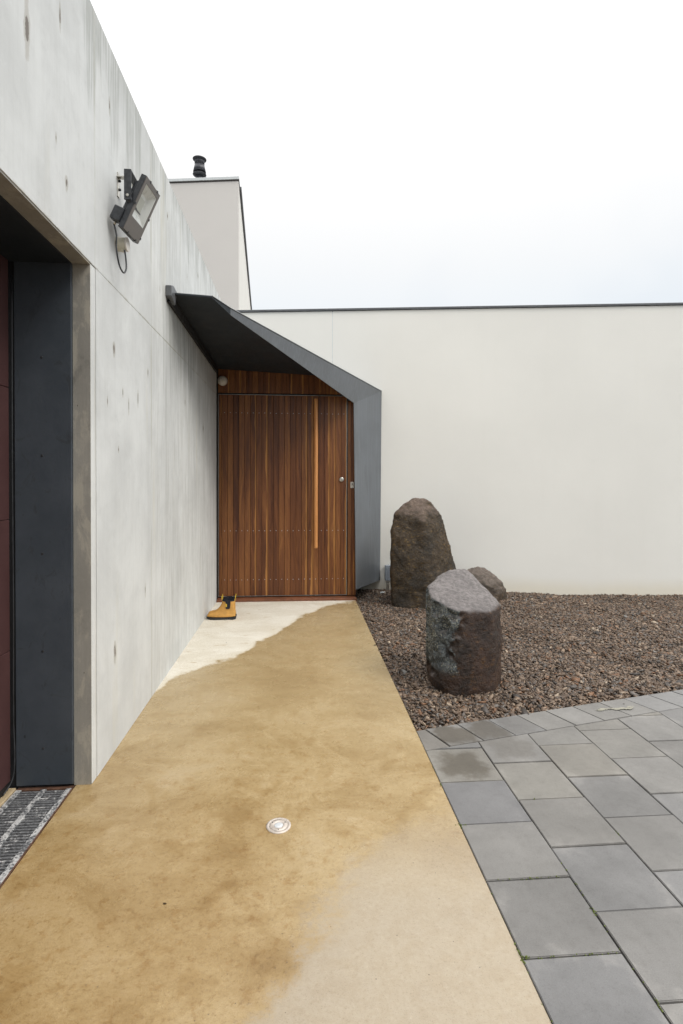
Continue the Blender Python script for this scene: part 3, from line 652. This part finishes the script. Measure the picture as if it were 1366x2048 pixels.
part('lens_ring', lathe(bmesh.new(), [(.020, 0), (.022, .004), (.018, .008), (.008, .008)], 20, Matrix.Translation((-.874, FY-.056, 2.522)) @ Matrix.Rotation(math.radians(115), 4, 'X')), m_cream, sen, True)
part('led', lathe(bmesh.new(), [(.0035, 0), (.0035, .002)], 10, Matrix.Translation((-.893, FY-.0645, 2.552)) @ Matrix.Rotation(math.pi/2, 4, 'X')), m_black, sen)

# ================================================================== PAVING
P_ = .303; X0 = .6500
def clip(poly, a, b, c):      # keep a*x+b*y<=c
    out = []
    for i in range(len(poly)):
        p, q = poly[i], poly[(i+1) % len(poly)]; fp, fq = a*p[0]+b*p[1]-c, a*q[0]+b*q[1]-c
        if fp <= 0: out.append(p)
        if fp*fq < 0: t = fp/(fp-fq); out.append((p[0]+t*(q[0]-p[0]), p[1]+t*(q[1]-p[1])))
    return out
pav = thing('unit_paving', 'grey square concrete pavers laid in staggered rows beside the path', 'paving', (2, 1.5, 0))
def area(p): return abs(sum(p[i][0]*p[(i+1) % len(p)][1]-p[(i+1) % len(p)][0]*p[i][1] for i in range(len(p))))/2
def paver(poly, col, damp=0.0, origin=None):
    if len(poly) < 3 or area(poly) < .002: return
    cx = sum(p[0] for p in poly)/len(poly); cy = sum(p[1] for p in poly)/len(poly)
    if origin: cx, cy = origin
    dz = random.uniform(-.0022, .0010); tx, ty = random.uniform(-.005, .005), random.uniform(-.005, .005)
    bm = bmesh.new(); zt = lambda x, y: dz+(x-cx)*tx+(y-cy)*ty
    top = [bm.verts.new((x, y, zt(x, y))) for x, y in poly]; bot = [bm.verts.new((x, y, -.05)) for x, y in poly]; n = len(top)
    tf = bm.faces.new(top); bm.faces.new(bot[::-1])
    for i in range(n): bm.faces.new((top[i], bot[i], bot[(i+1) % n], top[(i+1) % n]))
    bmesh.ops.recalc_face_normals(bm, faces=bm.faces)
    bmesh.ops.bevel(bm, geom=list(tf.edges), offset=.0022, segments=2, affect='EDGES')
    o = part('paver', bm, m_paver, pav, origin=(cx, cy, 0)); o.color = (*col, 1.0-damp)
def pcol():
    g = random.uniform(.148, .178); w = random.uniform(.25, 1.1)
    return (g*(1+.05*w), g*(1.0+.012*w), g*(1.0-.065*w+.012))
EA, EB = -.2365, 1.0     # border line y = 2.545+.2365x
jy = [2.405, 2.551]
for c in range(15):
    xa, xb_ = X0+c*P_, X0+(c+1)*P_
    for j in range(-8, 9):
        yt = jy[c % 2]-j*P_
        if yt-P_ < -.35: continue
        g = random.uniform(.0016, .0032)
        poly = [(xa+g, yt-P_+g), (xb_-g, yt-P_+g), (xb_-g, yt-g), (xa+g, yt-g)]
        poly = clip(poly, EA, EB, 2.545-.003)
        if not poly: continue
        col = pcol(); damp = 0
        if c == 0 and j == 0: col = (.170, .160, .145); damp = .0
        if c == 0 and j == -1+0: damp = .85; col = (.185, .175, .155)
        if c == 0 and j == 0: col = (.152, .150, .150)
        if c == 1 and j in (0,): col = (.175, .170, .160)
        if yt > 2.2+.2*c and random.random() < .5: col = tuple(a*b for a, b in zip(col, (1.05, 1.03, .98)))
        if c == 1 and j == -1: damp = .4
        paver(poly, col, damp, origin=((xa+xb_)/2, yt-P_/2))
# oblique border row along the gravel
def inn(x): return (x, 2.545+.2365*x)
def outr(x): return (x, 2.767+.2365*x)
g = .0022
paver([inn(.652), inn(.790-g), outr(.705-g), outr(.652)], (.18, .17, .155), .2)
for k in range(21):
    a = .792+.1957*k; b_ = a+.1957; a2 = .706+.1953*k; b2 = a2+.1953
    paver([inn(a+g), inn(b_-g), outr(b2-g), outr(a2+g)], tuple(v*1.1 for v in pcol()), (.95, .9, .35)[k] if k < 3 else 0)
# pale scuff on a border paver
bm = bmesh.new()
for k in range(26):
    t = k/25; cx, cy = 1.80+t*.24, 3.085+.012*math.sin(t*6)+.035*t+random.uniform(-.008, .008)
    r = .004+.009*random.random()
    vs = [bm.verts.new((cx+r*2.1*math.cos(a)*random.uniform(.6, 1.2), cy+r*.8*math.sin(a)*random.uniform(.6, 1.2)+random.uniform(-.006, .006), .0035+.00012*k)) for a in np.linspace(0, 2*math.pi, 9)[:-1]]
    bm.faces.new(vs)
m_scuff = simple('scuff', (.27, .26, .21), .9, var=.1)
sf = part('scuff_mark', bm, m_scuff, pav); sf['kind'] = 'stuff'

# ================================================================== GRAVEL (chips as one mesh)
def wally(x): return 6.855-.1393*x
def gravel():
    n = 108000
    X = rng.uniform(.66, 5.4, n*2); Y = rng.uniform(2.9, 6.9, n*2)
    ok = (Y > 2.775+.2365*X) & (Y < wally(X)+.0) & (X < .735*Y+.35)
    X, Y = X[ok], Y[ok]; X, Y = X[:n], Y[:n]; n = len(X)
    Z = -.018 + .012*np.sin(X*2.1+1)*np.sin(Y*1.7) + .006*np.sin(X*7+Y*5) + rng.uniform(-.012, .012, n)
    Z += .018*np.clip((Y-5.3)/1.2, 0, 1)*np.clip((3.5-X)/2, 0, 1) - .012*np.clip((X-3)/2, 0, 1)
    edge = np.minimum(X-.665, (Y-2.775-.2365*X))
    Z -= .012*np.clip(1-edge/.08, 0, 1)
    base = np.array([[-1, -1, -1], [1, -1, -1], [1, 1, -1], [-1, 1, -1], [-1, -1, 1], [1, -1, 1], [1, 1, 1], [-1, 1, 1]], float)
    q = np.array([[0, 1, 2, 3], [4, 7, 6, 5], [0, 4, 5, 1], [1, 5, 6, 2], [2, 6, 7, 3], [3, 7, 4, 0]])[:, ::-1]
    sz = rng.lognormal(math.log(.0093), .38, n)
    V = base[None]*np.ones((n, 1, 1)); V = V*(1-rng.uniform(0, .55, (n, 8, 3)))
    V *= (sz[:, None, None]*np.stack([rng.uniform(.9, 1.6, n), rng.uniform(.6, 1.0, n), rng.uniform(.20, .45, n)], 1)[:, None, :])
    # random rotation: yaw any, tilt moderate
    def R(ax, an):
        c, s = np.cos(an), np.sin(an); m = np.zeros((n, 3, 3)); i, j = [(1, 2), (2, 0), (0, 1)][ax]
        m[:, ax, ax] = 1; m[:, i, i] = c; m[:, j, j] = c; m[:, i, j] = -s; m[:, j, i] = s; return m
    Rm = R(2, rng.uniform(0, 6.28, n)) @ R(0, rng.normal(0, .55, n)) @ R(1, rng.normal(0, .45, n))
    V = np.einsum('nij,nkj->nki', Rm, V) + np.stack([X, Y, Z], 1)[:, None, :]
    me = bpy.data.meshes.new('gravel'); me.vertices.add(n*8); me.vertices.foreach_set('co', V.reshape(-1).astype(np.float32))
    F = (q[None]+8*np.arange(n)[:, None, None]).reshape(-1)
    me.loops.add(n*24); me.loops.foreach_set('vertex_index', F.astype(np.int32))
    me.polygons.add(n*6); me.polygons.foreach_set('loop_start', np.arange(0, n*24, 4, dtype=np.int32)); me.polygons.foreach_set('loop_total', np.full(n*6, 4, np.int32))
    me.update()
    pal = np.array([[.110, .080, .062], [.150, .115, .092], [.085, .068, .060], [.120, .115, .118], [.190, .150, .122], [.165, .095, .058], [.060, .055, .055], [.150, .155, .165], [.27, .235, .20]])
    w = np.array([.23, .24, .14, .07, .15, .05, .08, .02, .02]); w = w/w.sum()
    ci = rng.choice(len(pal), n, p=w); colr = pal[ci]*rng.uniform(.7, 1.35, (n, 1))*np.array([1.02, .93, .80])
    ca = me.color_attributes.new('tint', 'FLOAT_COLOR', 'POINT')
    full = np.ones((n, 8, 4), np.float32); full[:, :, :3] = colr[:, None, :]
    ca.data.foreach_set('color', full.reshape(-1))
    o = link('gravel', me, m_stone); tag(o, 'brown crushed stone gravel covering the garden bed', 'gravel', kind='stuff'); return o
gravel()

# ================================================================== BOULDERS
def boulder(name, pts, mat, label, vox, amp, org, sm=6, grow=.008, frac=None, grp='boulders standing in the gravel'):
    bm = bmesh.new()
    for p in pts: bm.verts.new(Vector(p)-Vector(org))
    r = bmesh.ops.convex_hull(bm, input=bm.verts)
    bmesh.ops.delete(bm, geom=[g_ for g_ in set(r['geom_interior']+r['geom_unused']) if isinstance(g_, bmesh.types.BMVert)], context='VERTS')
    me = bpy.data.meshes.new('tmp'); bm.to_mesh(me); bm.free()
    o = link('tmp', me, None)
    md = o.modifiers.new('r', 'REMESH'); md.mode = 'VOXEL'; md.voxel_size = vox
    md = o.modifiers.new('s', 'SMOOTH'); md.factor = .5; md.iterations = sm
    dg = bpy.context.evaluated_depsgraph_get(); dg.update()
    me2 = bpy.data.meshes.new_from_object(o.evaluated_get(dg)); me2.name = name
    bpy.data.objects.remove(o)
    me2.materials.clear(); me2.update()
    no = [v.normal.copy() for v in me2.vertices]
    off = Vector((random.uniform(0, 50), 3, 7))
    for v, nn in zip(me2.vertices, no):
        p = v.co+off
        f = mn.noise(p*3.2)*.5+mn.noise(p*8)*.32+abs(mn.noise(p*14))*-.30+mn.noise(p*30)*.20+mn.noise(p*65)*.16
        # chisel facets
        cell = mn.voronoi(p*6.5)[0]; f += (cell[1]-cell[0])*.35
        v.co += nn*(f*amp+grow)
        if frac:
            k = frac(v.co, nn)
            if k > 0:
                cell = mn.voronoi(p*11)[0]
                v.co -= nn*k*(.010+.022*max(0, mn.noise(p*6+Vector((3, 1, 8))))+.035*(cell[1]-cell[0])+.005*mn.noise(p*40))
    o = link(name, me2, mat, loc=org, smooth=True)
    return tag(o, label, 'boulder', grp)
big = [(1.045, 5.86, -.1), (1.035, 5.88, .45), (1.05, 5.92, .80), (1.09, 5.96, 1.02), (1.20, 5.98, 1.125), (1.31, 6.02, 1.185), (1.42, 6.0, 1.175), (1.49, 6.02, 1.14),
       (1.60, 6.0, 1.00), (1.655, 6.02, .83), (1.73, 6.0, .58), (1.80, 6.0, .33), (1.86, 6.02, .10), (1.88, 6.02, -.1),
       (1.40, 5.72, -.1), (1.375, 5.74, .45), (1.36, 5.80, .95), (1.36, 5.86, 1.05), (1.60, 5.76, -.1), (1.20, 5.76, -.1), (1.22, 5.80, .6),
       (1.10, 6.22, -.1), (1.15, 6.22, .9), (1.35, 6.25, 1.1), (1.6, 6.22, .8), (1.80, 6.25, -.1)]
boulder('boulder', big, m_b1, 'tallest boulder, upright dark brown stone near the rendered wall', .018, .030, (1.42, 5.95, 0), grow=.019)
fr_ = [(.915, 3.58, .0), (.885, 3.62, .22), (.890, 3.60, .45), (.885, 3.56, .60), (.900, 3.70, .645),
       (1.00, 3.43, -.05), (1.04, 3.41, .02), (1.035, 3.40, .30), (1.020, 3.42, .530), (.94, 3.47, .05),
       (1.27, 3.45, -.05), (1.29, 3.46, .25), (1.275, 3.48, .510), (1.385, 3.60, .0), (1.385, 3.58, .30), (1.395, 3.64, .525),
       (1.12, 3.92, .715), (1.25, 3.95, .715), (1.04, 3.86, .70), (1.36, 3.90, .60), (1.40, 3.80, .0), (1.1, 3.95, .0), (.95, 3.82, .0), (1.39, 3.86, .50)]
boulder('boulder', fr_, m_b2, 'nearest boulder with a flat pale sloping top and dark chipped side', .0095, .016, (1.15, 3.65, 0), sm=26, grow=.015,
        frac=lambda c, nn: max(0, min(1, (-.135+.06*c.z+.10*mn.noise(c*5+Vector((0, 0, 4)))-c.x)/.05))*(1 if .10 < c.z else max(0, (c.z-.05)/.05))*max(0, min(1, (.55-nn.z)/.3))*(1 if nn.y < .2 else 0))
th = [(1.93, 6.1, -.1), (1.95, 6.12, .25), (1.99, 6.16, .325), (2.10, 6.18, .368), (2.20, 6.18, .355), (2.29, 6.16, .285), (2.37, 6.12, .195), (2.42, 6.10, .10), (2.425, 6.10, -.05),
      (2.2, 5.95, -.05), (2.05, 5.98, -.05), (2.15, 6.0, .2), (2.30, 6.0, .08), (1.75, 6.15, .2), (1.75, 6.2, -.1), (2.1, 6.36, .2), (2.35, 6.33, -.05), (1.8, 6.33, -.05)]
boulder('boulder', th, m_b3, 'smallest boulder, low rounded brown stone mostly behind the front boulder', .013, .024, (2.15, 6.13, 0), grow=.016)

# ================================================================== BOOTS
def boot(dx, dy, label):
    cy = 5.435+dy; t = thing('boot', label, 'boot', (-.79+dx, cy, 0), 'pair of tan boots by the door')
    X = lambda u: -.936+(u-225)*.000407+dx
    def ring(bm, xf, xb, w, z, toe=.62, n=24, yo=0):
        vs = []; cx = (xf+xb)/2; L = (xb-xf)/2
        for k in range(n):
            a = 2*math.pi*k/n; c, s = math.cos(a), math.sin(a)
            px = cx+L*math.copysign(abs(c)**.82, c); ww = w*(1-(1-toe)*max(0, -c)**2)*(1-.18*max(0, c)**3)
            vs.append(bm.verts.new((px, cy+yo+ww*math.copysign(abs(s)**.8, s), z)))
        return vs
    def loft(bm, rings, cap0=True, cap1=True):
        for a, b in zip(rings, rings[1:]):
            n = len(a)
            for k in range(n): bm.faces.new((a[k], a[(k+1) % n], b[(k+1) % n], b[k]))
        if cap0: bm.faces.new(rings[0])
        if cap1: bm.faces.new(rings[-1])
        bmesh.ops.recalc_face_normals(bm, faces=bm.faces)
    spec = [(258, 957, .046, .022), (255, 957, .047, .030), (262, 953, .046, .042), (276, 949, .044, .050), (298, 946, .042, .0575), (345, 944, .0405, .0625), (420, 942, .039, .0670),
            (480, 940, .037, .076), (520, 938, .036, .090), (552, 937, .0355, .106), (582, 936, .036, .125), (606, 935, .037, .148), (618, 933, .038, .166), (626, 930, .039, .182)]
    bm = bmesh.new(); loft(bm, [ring(bm, X(a), X(b), w, z) for a, b, w, z in spec], cap1=False)
    # inside of shaft
    inn_ = ring(bm, X(636), X(922), .035, .181); low = ring(bm, X(640), X(918), .034, .10)
    last = [v for v in bm.verts][len(spec)*24-24:len(spec)*24]
    for a, b in ((last, inn_), (inn_, low)):
        for k in range(24): bm.faces.new((a[k], a[(k+1) % 24], b[(k+1) % 24], b[k]))
    bm.faces.new(low); bmesh.ops.recalc_face_normals(bm, faces=bm.faces)
    up = part('upper', bm, m_wheat, t, True); md = up.modifiers.new('sub', 'SUBSURF'); md.levels = md.render_levels = 1
    bm = bmesh.new(); loft(bm, [ring(bm, X(238), X(966), .0495, z, .7) for z in (.010, .023)])
    sole = part('sole', bm, m_rubber, t, False)
    bm = bmesh.new(); loft(bm, [ring(bm, X(770), X(966), .047, z, 1) for z in (.0, .0105)]); part('heel', bm, m_rubber, sole)
    bm = bmesh.new(); loft(bm, [ring(bm, X(300), X(690), .046, .0, .8), ring(bm, X(238), X(740), .0485, .0105, .7)]); part('tread', bm, m_rubber, sole)
    # collar band and elastic side gussets
    bm = bmesh.new(); loft(bm, [ring(bm, X(627), X(929), .0388, .180), ring(bm, X(630), X(928), .0385, .197)], False, False)
    loft(bm, [ring(bm, X(636), X(922), .0355, .180), ring(bm, X(636), X(922), .0355, .197)], False, False)
    part('collar', bm, m_elastic, t)
    for sgn in (-1, 1):
        pr = [(700, .199), (840, .199), (838, .165), (835, .140), (828, .118), (815, .108), (740, .108), (722, .118), (724, .125), (745, .128), (752, .140), (735, .160), (722, .170)]
        bm = bmesh.new(); prism(bm, [(X(a), cy+sgn*.0365, z) for a, z in pr], (0, sgn*.0050, 0)); part('elastic_gusset', bm, m_elastic, t, origin=(X(770), cy+sgn*.037, .15))
        part('logo_tab', B(X(724), X(754), cy+sgn*.041-.0012, cy+sgn*.041+.0012, .128, .158), m_yellow, t)
    for u, lean in ((628, -8), (932, 14)):
        pts = smoothpts([(X(u), cy-.005, .185), (X(u+lean), cy-.006, .207), (X(u+lean*1.2), cy, .230), (X(u+lean*.8), cy+.006, .207), (X(u), cy+.005, .185)], 4)
        part('pull_loop', tube(bmesh.new(), pts, .0028, 6), m_yellow, t, True)
    return t
boot(.003, -.004, 'tan slip-on boot with black elastic side, nearer of the pair by the concrete wall')
boot(-.002, .086, 'tan slip-on boot mostly hidden behind the nearer boot at the door')

# ================================================================== FLOODLIGHT
fl = thing('floodlight', 'black rectangular floodlight tilted down on a bracket high on the concrete wall', 'floodlight', (WX, 2.86, 2.93))
TL = Vector((-.748, 2.72, 2.890)); BL = Vector((-.863, 2.72, 2.628)); TR = TL+Vector((.012, .20, .010))
ea = (BL-TL); LA = ea.length; ea.normalize(); eb = (TR-TL); LB = eb.length; eb.normalize(); en = eb.cross(ea).normalized()
if en.x < 0: en = -en
def F(a, b, n): return TL+ea*a+eb*b+en*n
def fbox(a0, a1, b0, b1, n0, n1, bev=0):
    bm = bmesh.new(); return prism(bm, [F(a0, b0, n0), F(a1, b0, n0), F(a1, b1, n0), F(a0, b1, n0)], en*(n1-n0), bev)
part('rear_housing', fbox(.03, LA-.06, .02, LB-.02, -.048, -.030, .004), m_lampblack, fl)
for k in range(7): part('fin', fbox(.04, LA-.08, .028+k*.023, .031+k*.023, -.060, -.048), m_lampblack, fl)
wa0, wa1, wb0, wb1 = .030, .205, .022, LB-.022
# bezel as four strips round the glass
fb = bmesh.new()
for r_ in ((0.002, wa0, .002, LB-.002), (wa1, LA-.002, .002, LB-.002), (wa0, wa1, .002, wb0), (wa0, wa1, wb1, LB-.002)):
    prism(fb, [F(r_[0], r_[2], -.004), F(r_[1], r_[2], -.004), F(r_[1], r_[3], -.004), F(r_[0], r_[3], -.004)], en*.004)
part('face_frame', fb, m_lampface, fl)
# reflector tray: inset floor with sloped sides
m_refl = simple('reflector', (.70, .70, .68), .30, .0, var=.03); m_led = simple('led_panel', (.55, .55, .50), .5, var=.03)
rf = bmesh.new(); o_ = [F(wa0, wb0, -.002), F(wa1, wb0, -.002), F(wa1, wb1, -.002), F(wa0, wb1, -.002)]; i_ = [F(wa0+.04, wb0+.035, -.0035), F(wa1-.04, wb0+.035, -.0035), F(wa1-.04, wb1-.035, -.0035), F(wa0+.04, wb1-.035, -.0035)]
ov = [rf.verts.new(p) for p in o_]; iv = [rf.verts.new(p-en*.022) for p in i_]
for k in range(4): rf.faces.new((ov[k], ov[(k+1) % 4], iv[(k+1) % 4], iv[k]))
rf.faces.new(iv)
bmesh.ops.recalc_face_normals(rf, faces=rf.faces)
# the housing is solid, so give the tray its own raised depth: cut the housing front by rebuilding it as a frame
hbm = bmesh.new()
for r_ in ((0, wa0, 0, LB), (wa1, LA, 0, LB), (wa0, wa1, 0, wb0), (wa0, wa1, wb1, LB)):
    prism(hbm, [F(r_[0], r_[2], -.030), F(r_[1], r_[2], -.030), F(r_[1], r_[3], -.030), F(r_[0], r_[3], -.030)], en*.0255)
prism(hbm, [F(wa0, wb0, -.030), F(wa1, wb0, -.030), F(wa1, wb1, -.030), F(wa0, wb1, -.030)], en*.003)
part('housing', hbm, m_lampblack, fl)
part('reflector', rf, m_refl, fl)
lp = part('led_panel', fbox(wa0+.055, wa1-.055, wb0+.048, wb1-.048, -.0252, -.0235), m_led, fl)
gm = bpy.data.materials.new('clear_glass'); gm.use_nodes = True; gnt = gm.node_tree; gnt.nodes.clear()
N(gnt, 'ShaderNodeOutputMaterial', {0: N(gnt, 'ShaderNodeMixShader', {0: .10, 1: N(gnt, 'ShaderNodeBsdfTransparent', {0: (.93, .95, .95, 1)}), 2: N(gnt, 'ShaderNodeBsdfGlossy', {1: .05})})})
bm = bmesh.new(); bm.faces.new([bm.verts.new(F(a, b, -.0012)) for a, b in ((wa0+.001, wb0+.001), (wa1-.001, wb0+.001), (wa1-.001, wb1-.001), (wa0+.001, wb1-.001))])
part('glass', bm, gm, fl)
for (a, b) in ((-.002, .05), (-.002, LB-.05), (LA-.010, .05), (LA-.010, LB-.05), (.14, LB-.009), (.25, LB-.009), (.14, -.002)):
    part('clip', fbox(a, a+.012, b, b+.011, -.012, .002, .001), m_dark, fl)
part('driver_box', fbox(.195, .265, -.012, .05, -.082, -.031, .004), m_lampblack, fl)
# yoke
piv = F(LA*.47, 0, -.040)
yk = bmesh.new()
arm_x0, arm_x1 = piv.x-.017, piv.x+.017
ytop = 2.912
for yy in (2.706, 2.934):
    box(yk, arm_x0, arm_x1, yy-.003, yy+.003, piv.z-.02, ytop, bev=.001)
box(yk, arm_x0, arm_x1, 2.709, 2.931, ytop-.006, ytop-.0002, bev=.001)
part('yoke', yk, m_lampblack, fl)
for yy, sg in ((2.703, 1), (2.937, -1)):
    part('pivot_screw', lathe(bmesh.new(), [(.007, 0), (.007, .004), (.003, .005)], 12, Matrix.Translation((piv.x, yy, piv.z)) @ Matrix.Rotation(sg*math.pi/2, 4, 'X')), m_stainless, fl)
part('pivot_boss', lathe(bmesh.new(), [(.016, 0), (.016, .214)], 14, Matrix.Translation((piv.x, 2.928, piv.z-.01)) @ Matrix.Rotation(math.pi/2, 4, 'X')), m_lampblack, fl, True)
# stainless angle bracket on wall
bk = bmesh.new(); box(bk, WX+.001, WX+.005, 2.865, 2.895, 2.862, 2.985, bev=.001)
part('wall_bracket', bk, m_stainless, fl)
part('bracket_arm', B(WX+.001, piv.x-.018, 2.855, 2.885, 2.955, 2.960, bev=.001), m_stainless, fl)
part('bracket_arm', B(piv.x-.022, piv.x-.016, 2.84, 2.885, ytop-.01, 2.960, bev=.001), m_stainless, fl)
for z_ in (2.90, 2.945): part('bolt', lathe(bmesh.new(), [(.007, 0), (.007, .008), (.004, .011)], 8, Matrix.Translation((WX+.005, 2.880, z_)) @ Matrix.Rotation(math.pi/2, 4, 'Y')), m_dark, fl)
gl0 = F(.268, .02, -.060)
part('cable_gland', tube(bmesh.new(), [F(.262, .02, -.06), F(.282, .02, -.062)], .007, 10), m_stainless, fl, True)
cp = [F(.28, .02, -.062), (-.902, 2.735, 2.60), (-.905, 2.74, 2.56), (-.902, 2.745, 2.51), (-.898, 2.77, 2.462), (-.892, 2.81, 2.445), (-.890, 2.845, 2.478), (-.893, 2.85, 2.53), (-.898, 2.845, 2.575)]
part('lamp_cable', tube(bmesh.new(), smoothpts(cp, 6), .0042, 8), m_dark, fl, True)
jb = thing('junction_box', 'round cream junction box fixed to the wall below the floodlight', 'junction box', (WX, 2.88, 2.61))
Mj = Matrix.Translation((WX, 2.865, 2.612)) @ Matrix.Rotation(math.pi/2, 4, 'Y')
part('base_box', lathe(bmesh.new(), [(.034, 0), (.036, .003), (.034, .046)], 26, Mj), m_cream, jb, True)
part('lid', lathe(bmesh.new(), [(.035, .0465), (.036, .049), (.036, .053), (.034, .055)], 26, Mj), m_white, jb)
part('spout', lathe(bmesh.new(), [(.009, 0), (.009, .012)], 12, Matrix.Translation((WX+.03, 2.855, 2.570))), m_cream, jb, True)

# ================================================================== SMALL THINGS
ug = thing('ground_light', 'round stainless steel in-ground uplight set in the path', 'ground light', (-.081, 2.150, 0))
T = Matrix.Translation((-.081, 2.150, 0))
part('rim', lathe(bmesh.new(), [(.048, -.02), (.0495, .002), (.049, .0035), (.0385, .0045), (.038, .003)], 40, T), m_uplight, ug, True)
part('cover_ring', lathe(bmesh.new(), [(.0372, .002), (.037, .0050), (.020, .0056), (.0185, .003)], 40, T), m_uplight, ug, True)
part('lens', lathe(bmesh.new(), [(.0183, .002), (.018, .0040), (.010, .0052), (.003, .0056)], 32, T), m_glass, ug, True)
for a in (0.5, 2.6, 4.7): part('screw', lathe(bmesh.new(), [(.0022, .0052), (.0022, .0062)], 8, Matrix.Translation((-.081+.029*math.cos(a), 2.150+.029*math.sin(a), 0))), m_dark, ug)
ub_ = thing('meter_box', 'small grey box low on the rendered wall with pipes below', 'meter box', (1.125, 6.69, .13))
yy = wally(1.125)
part('case', B(1.078, 1.172, yy-.075, yy-.004, .140, .325, bev=.005), m_greybox, ub_)
part('lid', B(1.076, 1.174, yy-.080, yy-.0755, .138, .300, bev=.002), m_greybox, ub_)
for xx in (1.105, 1.125): part('conduit', lathe(bmesh.new(), [(.010, -.05), (.010, .08), (.013, .082), (.013, .139)], 14, Matrix.Translation((xx, yy-.04, 0))), m_pvc, ub_, True)
part('conduit', lathe(bmesh.new(), [(.010, -.05), (.010, .139)], 14, Matrix.Translation((1.155, yy-.04, 0))), m_pvc, ub_, True)
# moss in the joints
bm = bmesh.new()
def tuft(x, y, n, sx, sy):
    for _ in range(n):
        p = Vector((x+random.gauss(0, sx), y+random.gauss(0, sy), random.uniform(-.004, .004)))
        r = random.uniform(.001, .003)
        bmesh.ops.create_icosphere(bm, subdivisions=1, radius=r, matrix=Matrix.Translation(p) @ Matrix.Diagonal((1, 1.3, .7, 1)))
tuft(.648, 2.10, 16, .004, .010); tuft(.654, 2.10, 10, .010, .003); tuft(.648, 2.394, 7, .003, .008); tuft(.646, 1.495, 30, .004, .022); tuft(.662, 1.497, 14, .012, .003)
for _ in range(26):
    yy = random.uniform(1.15, 1.95); tuft(X0+P_, yy, 1, .0012, .006)
for _ in range(20): tuft(random.uniform(.66, .94), 1.798-.0+0*random.random(), 1, .01, .0012)
for _ in range(16): tuft(random.uniform(.70, .94), 1.495, 1, .01, .0012)
for _ in range(24): tuft(.648, random.uniform(1.1, 2.6), 1, .0015, .006)
tuft(X0+P_, 1.64, 14, .003, .008); tuft(X0+2*P_, 2.0, 6, .002, .006); tuft(1.03, 2.249, 5, .006, .001); tuft(X0+P_, 1.339, 12, .002, .01)
tag(part('moss', bm, m_moss), 'green moss growing in the paver joints', 'moss', kind='stuff')
# scraps on the slab
def scrap(x, y, s, label, mat=m_leaf):
    bm = bmesh.new(); a0 = random.uniform(0, 3)
    n = 7; top = [bm.verts.new((x+s*math.cos(a0+2*math.pi*k/n)*random.uniform(.5, 1), y+s*.6*math.sin(a0+2*math.pi*k/n)*random.uniform(.5, 1), .001+random.uniform(0, s*.35))) for k in range(n)]
    c = bm.verts.new((x, y, s*.45))
    for k in range(n): bm.faces.new((top[k], top[(k+1) % n], c))
    bmesh.ops.solidify(bm, geom=bm.faces[:], thickness=.0006)
    tag(part('leaf_scrap', bm, mat, origin=(x, y, 0)), label, 'leaf')
scrap(-.438, 1.78, .008, 'tiny dark leaf scrap on the brown slab, left of the ground light')
scrap(.640, 4.46, .018, 'dark leaf scrap on the edge of the path by the gravel')
scrap(.03, 3.05, .007, 'tiny brown leaf scrap in the middle of the wet path')
scrap(-.62, 4.62, .008, 'tiny leaf scrap on the dry pale concrete')
scrap(2.02, 3.17, .008, 'tiny dark leaf scrap on a border paver near the gravel')
ps = bmesh.new(); bmesh.ops.create_icosphere(ps, subdivisions=2, radius=1, matrix=Matrix.Translation((1.029, 6.50, .012)) @ Matrix.Diagonal((.042, .028, .016, 1)))
for v in ps.verts: v.co += Vector((random.uniform(-.003, .003),)*3)
tag(part('pale_stone', ps, m_flash, origin=(1.029, 6.50, 0)), 'pale flat stone lying in the gravel near the steel fin', 'stone')
